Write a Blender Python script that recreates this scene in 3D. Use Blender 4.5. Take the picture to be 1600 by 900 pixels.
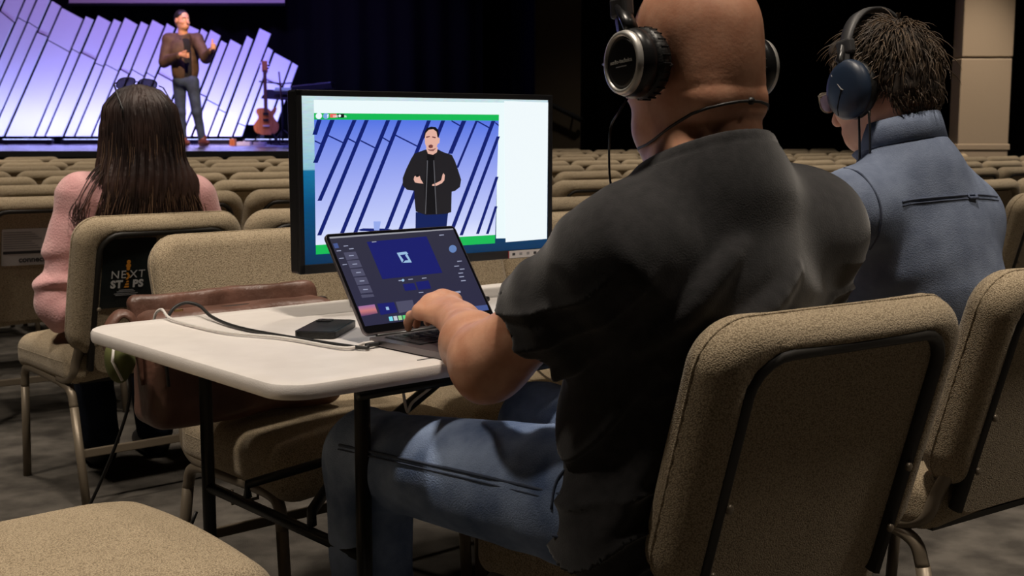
import bpy, bmesh, math, random
import numpy as np
from mathutils import Vector, Matrix

for _o in list(bpy.data.objects):
    bpy.data.objects.remove(_o, do_unlink=True)
random.seed(7)
RNG = np.random.default_rng(11)
SC = bpy.context.scene
COL = SC.collection

# ------------------------------------------------------------------ camera, world, lights, exposure
cam_d = bpy.data.cameras.new('camera')
cam_d.sensor_width = 36.0
cam_d.lens = 43.875
cam_d.dof.use_dof = True
cam_d.dof.focus_distance = 2.25
cam_d.dof.aperture_fstop = 11.0
cam_d.clip_start = 0.05
cam = bpy.data.objects.new('camera', cam_d)
COL.objects.link(cam)
cam.location = (0, 0, 1.12)
cam.rotation_euler = (math.radians(90 - 7.219), 0, 0)
SC.camera = cam

w = bpy.data.worlds.new('dim_hall')
SC.world = w
w.use_nodes = True
w.node_tree.nodes['Background'].inputs[0].default_value = (1.0, 0.86, 0.68, 1)
w.node_tree.nodes['Background'].inputs[1].default_value = 0.028

SC.view_settings.view_transform = 'Standard'
SC.view_settings.look = 'None'
SC.view_settings.gamma = 1.0
SC.view_settings.use_curve_mapping = False
SC.view_settings.exposure = 0.0

def light(name, kind, loc, energy, color, target=None, **kw):
    d = bpy.data.lights.new(name, kind)
    d.energy = energy
    d.color = color
    for k, v_ in kw.items():
        setattr(d, k, v_)
    o = bpy.data.objects.new(name, d)
    COL.objects.link(o)
    o.location = loc
    if target is not None:
        o.rotation_euler = (Vector(target) - Vector(loc)).to_track_quat('-Z', 'Y').to_euler()
    return o

WARM = (1.0, 0.87, 0.73)
# recessed ceiling cans over the seating
for yi, yy in enumerate((1.45, 4.7, 7.9, 11.1)):
    for xx in (-6.0, -2.9, 0.2, 3.3, 6.4):
        e = 700 if yi == 0 else 430
        light('ceiling_can_and_fill', 'SPOT', (xx, yy, 5.6), e, WARM, (xx, yy + 0.3, 0), spot_size=math.radians(76), spot_blend=0.8, shadow_soft_size=0.22)
light('ceiling_can_and_fill', 'SPOT', (1.6, 14.4, 5.6), 330, WARM, (1.4, 15.2, 0), spot_size=math.radians(76), spot_blend=0.8, shadow_soft_size=0.22)  # added fill spot, brightens the taupe wall and handrail
# stage front wash on the speaker
light('stage_front_wash', 'SPOT', (-2.3, 11.0, 5.8), 3000, (1.0, 0.66, 0.38), (-4.05, 16.0, 1.85), spot_size=math.radians(16), spot_blend=0.5, shadow_soft_size=0.12)
# purple wash from the stage ceiling
light('stage_violet_wash', 'SPOT', (-2.9, 15.0, 5.6), 620, (0.28, 0.17, 1.0), (-3.6, 18.5, 1.9), spot_size=math.radians(80), spot_blend=0.9, shadow_soft_size=0.3)
light('stage_purple_wash', 'SPOT', (-5.5, 14.6, 5.6), 520, (0.52, 0.30, 1.0), (-5.3, 18.5, 2.2), spot_size=math.radians(95), spot_blend=0.8, shadow_soft_size=0.3)
light('stage_blue_wash', 'SPOT', (-2.6, 15.2, 5.4), 800, (0.10, 0.16, 1.0), (-2.7, 17.6, 1.2), spot_size=math.radians(60), spot_blend=0.8, shadow_soft_size=0.3)

# ------------------------------------------------------------------ helpers
def wm(o):
    m = o.matrix_basis.copy()
    if o.parent:
        m = wm(o.parent) @ o.matrix_parent_inverse @ m
    return m

def attach(o, parent):
    """parent o (built in world space) to parent without moving it"""
    o.parent = parent
    o.matrix_parent_inverse = wm(parent).inverted()
    return o

def tag(o, label=None, cat=None, group=None, kind=None):
    if label: o['label'] = label
    if cat: o['category'] = cat
    if group: o['group'] = group
    if kind: o['kind'] = kind
    return o

def thing(name, label, cat, loc=(0, 0, 0), rz=0.0, group=None):
    o = bpy.data.objects.new(name, None)
    o.empty_display_size = 0.1
    COL.objects.link(o)
    o.location = loc
    o.rotation_euler = (0, 0, rz)
    return tag(o, label, cat, group)

def link_mesh(name, me, m, parent=None, local=False, smooth=True):
    o = bpy.data.objects.new(name, me)
    COL.objects.link(o)
    if m is not None and len(me.materials) == 0:
        me.materials.append(m)
    if smooth:
        me.polygons.foreach_set('use_smooth', [True] * len(me.polygons))
    if parent is not None:
        if local:
            o.parent = parent
        else:
            attach(o, parent)
    return o

class MB:
    """collects simple solids into one mesh"""
    def __init__(s):
        s.v = []; s.f = []
    def add(s, vs, fs):
        b = len(s.v)
        s.v.extend([tuple(map(float, q)) for q in vs])
        s.f.extend([tuple(b + i for i in q) for q in fs])
        return s
    def box(s, c, d, R=None, bev=0.0, seg=2):
        bm = bmesh.new()
        bmesh.ops.create_cube(bm, size=1.0)
        for q in bm.verts:
            q.co = Vector((q.co.x * d[0], q.co.y * d[1], q.co.z * d[2]))
        if bev > 0:
            bmesh.ops.bevel(bm, geom=list(bm.edges), offset=bev, segments=seg, profile=0.5, affect='EDGES', clamp_overlap=True)
        R = R if R is not None else Matrix.Identity(3)
        bm.verts.index_update()
        vs = [(R @ q.co) + Vector(c) for q in bm.verts]
        fs = [[q.index for q in f.verts] for f in bm.faces]
        bm.free()
        return s.add(vs, fs)
    def tube(s, path, r, n=10, cap=True, closed=False, flat=1.0):
        P = [Vector(p) for p in path]
        N = len(P)
        rr = r if hasattr(r, '__len__') else [r] * N
        up = None
        rings = []
        for i in range(N):
            if closed:
                t = (P[(i + 1) % N] - P[i - 1]).normalized()
            else:
                t = (P[min(i + 1, N - 1)] - P[max(i - 1, 0)]).normalized()
            if up is None:
                a = Vector((0, 0, 1)) if abs(t.z) < 0.9 else Vector((1, 0, 0))
                up = (a - t * a.dot(t)).normalized()
            else:
                up = (up - t * up.dot(t))
                up = up.normalized() if up.length > 1e-6 else Vector((1, 0, 0))
            sd = t.cross(up)
            rings.append([P[i] + (sd * math.cos(2 * math.pi * k / n) * flat + up * math.sin(2 * math.pi * k / n)) * rr[i] for k in range(n)])
        vs = [q for ring in rings for q in ring]
        fs = []
        for i in range(N if closed else N - 1):
            j = (i + 1) % N
            for k in range(n):
                fs.append((i * n + k, i * n + (k + 1) % n, j * n + (k + 1) % n, j * n + k))
        if cap and not closed:
            fs.append(tuple(range(n - 1, -1, -1)))
            fs.append(tuple((N - 1) * n + k for k in range(n)))
        return s.add(vs, fs)
    def prism(s, poly, a, b, fn):
        """extrude 2D poly between depth a and b; fn(u,v,w)->xyz"""
        n = len(poly)
        vs = [fn(p[0], p[1], a) for p in poly] + [fn(p[0], p[1], b) for p in poly]
        fs = [tuple(range(n)), tuple(range(2 * n - 1, n - 1, -1))]
        for i in range(n):
            j = (i + 1) % n
            fs.append((i, i + n, j + n, j))
        return s.add(vs, fs)
    def lathe(s, prof, c, axis=(0, 0, 1), n=24, sx=1.0):
        ax = Vector(axis).normalized()
        a = Vector((0, 0, 1)) if abs(ax.z) < 0.9 else Vector((1, 0, 0))
        e1 = (a - ax * a.dot(ax)).normalized()
        e2 = ax.cross(e1)
        vs = []
        for (r, h) in prof:
            for k in range(n):
                t = 2 * math.pi * k / n
                vs.append(Vector(c) + ax * h + e1 * math.cos(t) * r + e2 * math.sin(t) * r * sx)
        fs = []
        for i in range(len(prof) - 1):
            for k in range(n):
                fs.append((i * n + k, (i + 1) * n + k, (i + 1) * n + (k + 1) % n, i * n + (k + 1) % n))
        fs.append(tuple(range(n)))
        fs.append(tuple((len(prof) - 1) * n + n - 1 - k for k in range(n)))
        return s.add(vs, fs)
    def mesh(s, name='m', fix=True):
        me = bpy.data.meshes.new(name)
        me.from_pydata(s.v, [], s.f)
        if fix:
            bm = bmesh.new(); bm.from_mesh(me)
            bmesh.ops.recalc_face_normals(bm, faces=list(bm.faces))
            bm.to_mesh(me); bm.free()
        me.update()
        return me
    def build(s, name, m, parent=None, local=False, smooth=False, angle=None):
        me = s.mesh(name)
        o = link_mesh(name, me, m, parent, local, smooth or angle is not None)
        if angle is not None:
            me.set_sharp_from_angle(angle=math.radians(angle))
        return o

def spline(pts, n=8):
    """Catmull-Rom through pts"""
    P = [np.array(p, float) for p in pts]
    P = [2 * P[0] - P[1]] + P + [2 * P[-1] - P[-2]]
    out = []
    for i in range(1, len(P) - 2):
        for k in range(n):
            t = k / n
            out.append(0.5 * ((2 * P[i]) + (-P[i - 1] + P[i + 1]) * t + (2 * P[i - 1] - 5 * P[i] + 4 * P[i + 1] - P[i + 2]) * t * t + (-P[i - 1] + 3 * P[i] - 3 * P[i + 1] + P[i + 2]) * t ** 3))
    out.append(P[-2])
    return [tuple(q) for q in out]

def rrect(w_, h_, r, n=5):
    out = []
    for cx, cy, a0 in ((w_ / 2 - r, h_ / 2 - r, 0), (-w_ / 2 + r, h_ / 2 - r, 90), (-w_ / 2 + r, -h_ / 2 + r, 180), (w_ / 2 - r, -h_ / 2 + r, 270)):
        for k in range(n + 1):
            a = math.radians(a0 + 90 * k / n)
            out.append((cx + r * math.cos(a), cy + r * math.sin(a)))
    return out

# ---- signed distance modelling (bodies, clothes, upholstery)
def smin(a, b, k):
    if k <= 0: return np.minimum(a, b)
    h = np.maximum(k - np.abs(a - b), 0) / k
    return np.minimum(a, b) - h * h * k * 0.25
def smax(a, b, k): return -smin(-a, -b, k)
def cone(P, a, b, ra, rb):
    a = np.asarray(a, float); b = np.asarray(b, float)
    ba = b - a
    t = np.clip(((P - a) @ ba) / max(ba @ ba, 1e-9), 0, 1)
    return np.linalg.norm(P - a - t[:, None] * ba, axis=1) - (ra + (rb - ra) * t)
def ell(P, c, r, R=None):
    q = P - np.asarray(c, float)
    if R is not None: q = q @ R
    r = np.asarray(r, float)
    k0 = np.linalg.norm(q / r, axis=1)
    k1 = np.linalg.norm(q / (r * r), axis=1) + 1e-9
    return k0 * (k0 - 1.0) / k1
def rbox3(P, c, hf, r, R=None):
    q = P - np.asarray(c, float)
    if R is not None: q = q @ R
    q = np.abs(q) - (np.asarray(hf, float) - r)
    return np.linalg.norm(np.maximum(q, 0), axis=1) + np.minimum(q.max(axis=1), 0) - r
def union(P, prims):
    d = None
    for p in prims:
        k = p[0]
        e = p[1](P, *p[2:])
        d = e if d is None else smin(d, e, k)
    return d
def wav(P, seed, freq, n=5):
    g = np.random.default_rng(seed)
    o = np.zeros(len(P))
    for i in range(n):
        d = g.normal(size=3); d /= np.linalg.norm(d)
        o += np.sin(P @ d * freq * (0.6 + 0.9 * g.random()) + g.random() * 6.28 + 1.7 * np.sin(P @ g.normal(size=3) * freq * 0.25))
    return o / n
def sdf_arrays(fn, lo, hi, h):
    lo = np.array(lo, float); hi = np.array(hi, float)
    B = 4
    nb = np.ceil((hi - lo) / (h * B)).astype(int)
    n = nb * B + 1
    cs = [lo[i] + h * B * (np.arange(nb[i]) + 0.5) for i in range(3)]
    C = np.stack(np.meshgrid(*cs, indexing='ij'), -1).reshape(-1, 3)
    dc = fn(C)
    act = np.abs(dc) < h * B * 1.9
    vol = np.repeat(np.repeat(np.repeat(dc.reshape(nb), B, 0), B, 1), B, 2)
    vol = np.pad(vol, ((0, 1),) * 3, mode='edge')
    mk = np.repeat(np.repeat(np.repeat(act.reshape(nb), B, 0), B, 1), B, 2)
    m2 = np.zeros(n, bool)
    for dx in (0, 1):
        for dy in (0, 1):
            for dz in (0, 1):
                m2[dx:n[0] - 1 + dx, dy:n[1] - 1 + dy, dz:n[2] - 1 + dz] |= mk
    ii = np.argwhere(m2)
    vol[m2] = fn(lo + ii * h)
    s = vol < 0
    cnt = sum(s[a:n[0] - 1 + a, b:n[1] - 1 + b, c:n[2] - 1 + c].astype(np.int8) for a in (0, 1) for b in (0, 1) for c in (0, 1))
    ac = (cnt > 0) & (cnt < 8)
    idx = -np.ones(ac.shape, np.int64)
    cells = np.argwhere(ac)
    idx[ac] = np.arange(len(cells))
    acc = np.zeros((len(cells), 3)); num = np.zeros(len(cells))
    cor = [(a, b, c) for a in (0, 1) for b in (0, 1) for c in (0, 1)]
    for i in range(8):
        for j in range(i + 1, 8):
            if sum(abs(cor[i][q] - cor[j][q]) for q in range(3)) != 1: continue
            A = np.array(cor[i]); Bc = np.array(cor[j])
            va = vol[tuple((cells + A).T)]; vb = vol[tuple((cells + Bc).T)]
            m = (va < 0) != (vb < 0)
            t = np.where(m, va / np.where(m, va - vb, 1), 0)
            acc[m] += (A + t[:, None] * (Bc - A))[m]; num[m] += 1
    V = lo + h * (cells + acc / num[:, None])
    F = []
    for ax in range(3):
        o1, o2 = (ax + 1) % 3, (ax + 2) % 3
        sl0 = [slice(None)] * 3; sl1 = [slice(None)] * 3
        sl0[ax] = slice(0, -1); sl1[ax] = slice(1, None)
        a = s[tuple(sl0)]; b = s[tuple(sl1)]
        e = np.argwhere(a != b)
        ok = (e[:, o1] >= 1) & (e[:, o2] >= 1) & (e[:, o1] < n[o1] - 1) & (e[:, o2] < n[o2] - 1)
        e = e[ok]
        d1 = np.zeros(3, int); d1[o1] = 1
        d2 = np.zeros(3, int); d2[o2] = 1
        q = np.stack([idx[tuple((e - d1 - d2).T)], idx[tuple((e - d2).T)], idx[tuple(e.T)], idx[tuple((e - d1).T)]], 1)
        fl = ~a[tuple(e.T)]
        q[fl] = q[fl][:, ::-1]
        F.append(q)
    F = np.concatenate(F)
    F = F[(F >= 0).all(1)]
    for _ in range(2):                       # snap onto the surface
        d = fn(V); ep = h * 0.3
        g = np.stack([fn(V + np.eye(3)[i] * ep) - fn(V - np.eye(3)[i] * ep) for i in range(3)], 1) / (2 * ep)
        V = V - 0.7 * np.clip(d, -h, h)[:, None] * g / np.maximum((g * g).sum(1), 0.25)[:, None]
    return V, F
def np_mesh(name, V, F):
    me = bpy.data.meshes.new(name)
    V = np.asarray(V, np.float32); F = np.asarray(F, np.int32)
    k = F.shape[1]
    me.vertices.add(len(V)); me.vertices.foreach_set('co', V.ravel())
    me.loops.add(F.size); me.loops.foreach_set('vertex_index', F.ravel())
    me.polygons.add(len(F)); me.polygons.foreach_set('loop_start', np.arange(0, F.size, k, dtype=np.int32))
    me.update(calc_edges=True); me.validate()
    return me
def sdf_mesh(name, fn, lo, hi, h):
    return np_mesh(name, *sdf_arrays(fn, lo, hi, h))
def join_arrays(parts):
    Vs, Fs, b = [], [], 0
    for V, F in parts:
        Vs.append(V); Fs.append(F + b); b += len(V)
    return np.concatenate(Vs), np.concatenate(Fs)
def strands_mesh(name, L, rad):
    """L (S,N,3) polylines, rad (N,) -> three-sided tapered tubes"""
    S, N, _ = L.shape
    T = np.gradient(L, axis=1)
    T /= np.linalg.norm(T, axis=2, keepdims=True) + 1e-9
    up = np.array([0.31, 0.17, 0.93])
    A = np.cross(T, up); A /= np.linalg.norm(A, axis=2, keepdims=True) + 1e-9
    Bv = np.cross(T, A)
    rings = []
    for k in range(3):
        t = 2 * math.pi * k / 3
        rings.append(L + (A * math.cos(t) + Bv * math.sin(t)) * np.asarray(rad)[None, :, None])
    V = np.stack(rings, 2).reshape(-1, 3)
    s_, n_, k_ = np.meshgrid(np.arange(S), np.arange(N - 1), np.arange(3), indexing='ij')
    b = s_ * N * 3
    F = np.stack([b + n_ * 3 + k_, b + n_ * 3 + (k_ + 1) % 3, b + (n_ + 1) * 3 + (k_ + 1) % 3, b + (n_ + 1) * 3 + k_], -1).reshape(-1, 4)
    return np_mesh(name, V, F)

# ------------------------------------------------------------------ materials
def mat(name, col, rough=0.6, metal=0.0, col2=None, scale=40.0, bump=0.0, bscale=None, detail=3.0, emit=None, estr=1.0, sss=0.0, spec=0.5, stretch=None, alpha=None, sheen=0.0, lo=0.35, hi=0.65):
    m = bpy.data.materials.new(name)
    m.use_nodes = True
    nt = m.node_tree
    b = nt.nodes['Principled BSDF']
    b.inputs['Base Color'].default_value = (*col, 1)
    b.inputs['Roughness'].default_value = rough
    b.inputs['Metallic'].default_value = metal
    b.inputs['Specular IOR Level'].default_value = spec
    if sheen: b.inputs['Sheen Weight'].default_value = sheen
    if sss:
        b.inputs['Subsurface Weight'].default_value = sss
        b.inputs['Subsurface Radius'].default_value = (0.012, 0.005, 0.003)
        b.inputs['Subsurface Scale'].default_value = 1.0
    if emit:
        b.inputs['Emission Color'].default_value = (*emit, 1)
        b.inputs['Emission Strength'].default_value = estr
    if alpha is not None:
        b.inputs['Alpha'].default_value = alpha
    if col2 or bump:
        tc = nt.nodes.new('ShaderNodeTexCoord')
        src = tc.outputs['Object']
        if stretch:
            mp_ = nt.nodes.new('ShaderNodeMapping')
            mp_.inputs['Scale'].default_value = stretch
            nt.links.new(src, mp_.inputs['Vector']); src = mp_.outputs['Vector']
    if col2:
        nz = nt.nodes.new('ShaderNodeTexNoise')
        nz.inputs['Scale'].default_value = scale
        nz.inputs['Detail'].default_value = detail
        nt.links.new(src, nz.inputs['Vector'])
        mr = nt.nodes.new('ShaderNodeMapRange')
        mr.inputs[1].default_value = lo; mr.inputs[2].default_value = hi
        nt.links.new(nz.outputs['Fac'], mr.inputs[0])
        mx = nt.nodes.new('ShaderNodeMix'); mx.data_type = 'RGBA'
        mx.inputs[6].default_value = (*col, 1); mx.inputs[7].default_value = (*col2, 1)
        nt.links.new(mr.outputs[0], mx.inputs[0])
        nt.links.new(mx.outputs[2], b.inputs['Base Color'])
    if bump:
        nb = nt.nodes.new('ShaderNodeTexNoise')
        nb.inputs['Scale'].default_value = bscale or scale * 3
        nb.inputs['Detail'].default_value = 2.0
        nt.links.new(src, nb.inputs['Vector'])
        bp = nt.nodes.new('ShaderNodeBump')
        bp.inputs['Strength'].default_value = bump
        bp.inputs['Distance'].default_value = 0.004
        nt.links.new(nb.outputs['Fac'], bp.inputs['Height'])
        nt.links.new(bp.outputs['Normal'], b.inputs['Normal'])
    return m

def weave(name, c1, c2, scale):
    """tweed upholstery: cell flecks with rounded threads"""
    m = mat(name, c1, 0.92, spec=0.15, sheen=0.15)
    nt = m.node_tree
    b = nt.nodes['Principled BSDF']
    tc = nt.nodes.new('ShaderNodeTexCoord')
    vo = nt.nodes.new('ShaderNodeTexVoronoi')
    vo.inputs['Scale'].default_value = scale
    vo.inputs['Randomness'].default_value = 1.0
    nt.links.new(tc.outputs['Object'], vo.inputs['Vector'])
    nz = nt.nodes.new('ShaderNodeTexNoise'); nz.inputs['Scale'].default_value = 7.0
    nt.links.new(tc.outputs['Object'], nz.inputs['Vector'])
    mr = nt.nodes.new('ShaderNodeMapRange')
    mr.inputs[1].default_value = 0.15; mr.inputs[2].default_value = 0.75
    nt.links.new(vo.outputs['Distance'], mr.inputs[0])
    mx = nt.nodes.new('ShaderNodeMix'); mx.data_type = 'RGBA'
    mx.inputs[6].default_value = (*c1, 1); mx.inputs[7].default_value = (*c2, 1)
    nt.links.new(mr.outputs[0], mx.inputs[0])
    hs = nt.nodes.new('ShaderNodeMix'); hs.data_type = 'RGBA'; hs.blend_type = 'MULTIPLY'
    hs.inputs[7].default_value = (0.80, 0.80, 0.78, 1)
    nt.links.new(nz.outputs['Fac'], hs.inputs[0])
    nt.links.new(mx.outputs[2], hs.inputs[6])
    nt.links.new(hs.outputs[2], b.inputs['Base Color'])
    bp = nt.nodes.new('ShaderNodeBump'); bp.invert = True
    bp.inputs['Strength'].default_value = 0.45; bp.inputs['Distance'].default_value = 0.002
    nt.links.new(vo.outputs['Distance'], bp.inputs['Height'])
    nt.links.new(bp.outputs['Normal'], b.inputs['Normal'])
    return m

def glow(name, col, st=1.0):
    return mat(name, (0.01, 0.01, 0.01), 0.3, emit=col, estr=st, spec=0.3)

def S(r, g, b):
    f = lambda c: (c / 255 / 12.92) if c <= 10 else (((c / 255) + 0.055) / 1.055) ** 2.4
    return (f(r), f(g), f(b))

M = {}
M['weave'] = weave('beige_tweed', (0.62, 0.505, 0.35), (0.25, 0.195, 0.125), 430)
M['bronze'] = mat('bronze_frame', (0.22, 0.18, 0.13), 0.42, 0.35, spec=0.5)
M['black_frame'] = mat('dark_back_frame', (0.02, 0.018, 0.015), 0.5)
M['carpet'] = mat('grey_carpet', (0.105, 0.095, 0.082), 0.95, col2=(0.052, 0.047, 0.041), scale=9, detail=8, bump=0.8, bscale=260, spec=0.1)
M['table'] = mat('white_plastic', (0.80, 0.765, 0.735), 0.42, col2=(0.745, 0.71, 0.68), scale=14, bump=0.12, bscale=420, spec=0.4)
M['tableleg'] = mat('black_steel', (0.016, 0.017, 0.016), 0.38, 0.2)
M['blackplastic'] = mat('black_plastic', (0.012, 0.012, 0.013), 0.32)
M['blackmatte'] = mat('matte_black', (0.010, 0.010, 0.011), 0.75, spec=0.25)
M['rubber'] = mat('black_leatherette', (0.012, 0.012, 0.012), 0.45, bump=0.3, bscale=140)
M['silver'] = mat('brushed_silver', (0.72, 0.70, 0.66), 0.4, 0.6)
M['spacegrey'] = mat('grey_aluminium', (0.20, 0.18, 0.19), 0.36, 0.8)
M['key'] = mat('keycap_black', (0.015, 0.014, 0.017), 0.5)
M['leather'] = mat('brown_leather', (0.095, 0.045, 0.030), 0.42, col2=(0.17, 0.085, 0.062), scale=11, detail=6, bump=0.35, bscale=70)
M['leather_dark'] = mat('dark_leather_lining', (0.02, 0.012, 0.009), 0.6)
M['brass'] = mat('brass', (0.55, 0.40, 0.18), 0.3, 1.0)
M['skin'] = mat('tanned_skin', (0.70, 0.375, 0.245), 0.46, col2=(0.57, 0.27, 0.165), scale=28, detail=6, bump=0.07, bscale=190, sss=0.12, spec=0.4)
M['skin_pink'] = mat('fair_skin', (0.66, 0.36, 0.25), 0.5, col2=(0.55, 0.28, 0.19), scale=22, sss=0.12, bump=0.15, bscale=180)
M['stubble'] = mat('grey_stubble', (0.26, 0.21, 0.18), 0.8, col2=(0.10, 0.075, 0.06), scale=200, bump=0.8, bscale=260)
M['tshirt'] = mat('charcoal_cotton', (0.028, 0.027, 0.029), 0.9, col2=(0.017, 0.017, 0.0185), scale=60, detail=6, bump=0.14, bscale=420, spec=0.2, sheen=0.3)
M['denim'] = mat('blue_denim', (0.36, 0.47, 0.70), 0.85, col2=(0.10, 0.155, 0.30), scale=9, detail=8, bump=0.4, bscale=420, spec=0.2)
M['denim_dark'] = mat('dark_denim', (0.018, 0.027, 0.05), 0.85, col2=(0.010, 0.015, 0.03), scale=14, bump=0.3, bscale=300, spec=0.2)
M['thread'] = mat('jeans_stitching', (0.05, 0.07, 0.12), 0.8)
M['chambray'] = mat('chambray_cotton', (0.20, 0.245, 0.345), 0.88, col2=(0.145, 0.18, 0.265), scale=24, detail=8, bump=0.3, bscale=420, spec=0.2)
M['chambray_seam'] = mat('chambray_seam', (0.075, 0.095, 0.15), 0.9)
M['pink'] = mat('pink_fleece', (0.80, 0.46, 0.46), 0.95, col2=(0.70, 0.37, 0.375), scale=16, detail=7, bump=0.5, bscale=160, spec=0.1, sheen=0.3)
M['hair_brown'] = mat('dark_brown_hair', (0.055, 0.027, 0.021), 0.55, col2=(0.018, 0.009, 0.008), scale=10, detail=4)
M['hair_tip'] = mat('lighter_brown_hair', (0.24, 0.145, 0.090), 0.5, col2=(0.10, 0.055, 0.035), scale=12)
M['hair_short'] = mat('short_brown_hair', (0.115, 0.074, 0.042), 0.55, col2=(0.045, 0.029, 0.017), scale=30)
M['hair_base'] = mat('short_hair_base', (0.035, 0.024, 0.015), 0.8, col2=(0.02, 0.013, 0.009), scale=60)
M['hair_black'] = mat('black_hair', (0.010, 0.008, 0.007), 0.5)
M['shoe'] = mat('brown_boot_leather', (0.14, 0.045, 0.022), 0.45)
M['shoe_dark'] = mat('dark_shoe', (0.012, 0.011, 0.011), 0.5)
M['jacket'] = mat('brown_jacket', (0.085, 0.050, 0.030), 0.75, col2=(0.05, 0.028, 0.017), scale=12, bump=0.3, bscale=60)
M['navy_cup'] = mat('navy_earcup', (0.018, 0.032, 0.062), 0.42)
M['grey_band'] = mat('dark_grey_band', (0.05, 0.05, 0.052), 0.5)
M['lens'] = mat('spectacle_lens', (0.35, 0.30, 0.42), 0.08, alpha=0.35)
M['lens_dark'] = mat('sunglass_lens', (0.10, 0.05, 0.07), 0.08, alpha=0.75)
M['paper'] = mat('white_card', (0.55, 0.53, 0.53), 0.7)
M['ink'] = mat('print_ink', (0.03, 0.03, 0.035), 0.7)
M['ink_grey'] = mat('grey_print', (0.25, 0.25, 0.26), 0.7)
M['poster'] = mat('black_poster', (0.010, 0.013, 0.013), 0.16, col2=(0.02, 0.026, 0.026), scale=9, bump=0.25, bscale=14)
M['print_white'] = mat('print_white', (0.62, 0.62, 0.62), 0.5)
M['print_orange'] = mat('print_orange', (0.75, 0.30, 0.03), 0.5)
M['cable_white'] = mat('white_cable', (0.72, 0.69, 0.66), 0.45)
M['cable_black'] = mat('black_cable', (0.014, 0.014, 0.014), 0.5)
M['panel'] = mat('stage_panel_white', (0.72, 0.70, 0.72), 0.8, spec=0.2)
M['drape'] = mat('black_drape', (0.004, 0.004, 0.0045), 0.95, spec=0.05)
M['drape_blue_lit'] = mat('blue_lit_drape', (0.004, 0.006, 0.03), 0.95, spec=0.05)  # blue spill from the stage lights put into the drape colour
M['wallbrown'] = mat('dark_taupe_wall', (0.060, 0.048, 0.033), 0.9, spec=0.1)
M['wallbeige'] = mat('beige_wall', (0.36, 0.30, 0.235), 0.9, bump=0.2, bscale=30, spec=0.1)
M['ceil'] = mat('dark_ceiling', (0.01, 0.01, 0.011), 0.95)
M['stagefloor'] = mat('stage_floor', (0.40, 0.39, 0.44), 0.22, col2=(0.28, 0.27, 0.31), scale=3)
M['stagefront'] = mat('stage_front_black', (0.006, 0.006, 0.007), 0.8)
M['wood_orange'] = mat('amber_guitar_top', (0.55, 0.20, 0.06), 0.35, col2=(0.40, 0.12, 0.03), scale=6, stretch=(8, 1, 1))
M['wood_dark'] = mat('dark_rosewood', (0.10, 0.04, 0.022), 0.5)
M['projection'] = mat('projection_screen', (0.42, 0.37, 0.32), 0.9)
M['mint'] = mat('pale_card', (0.30, 0.42, 0.25), 0.6)
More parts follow.
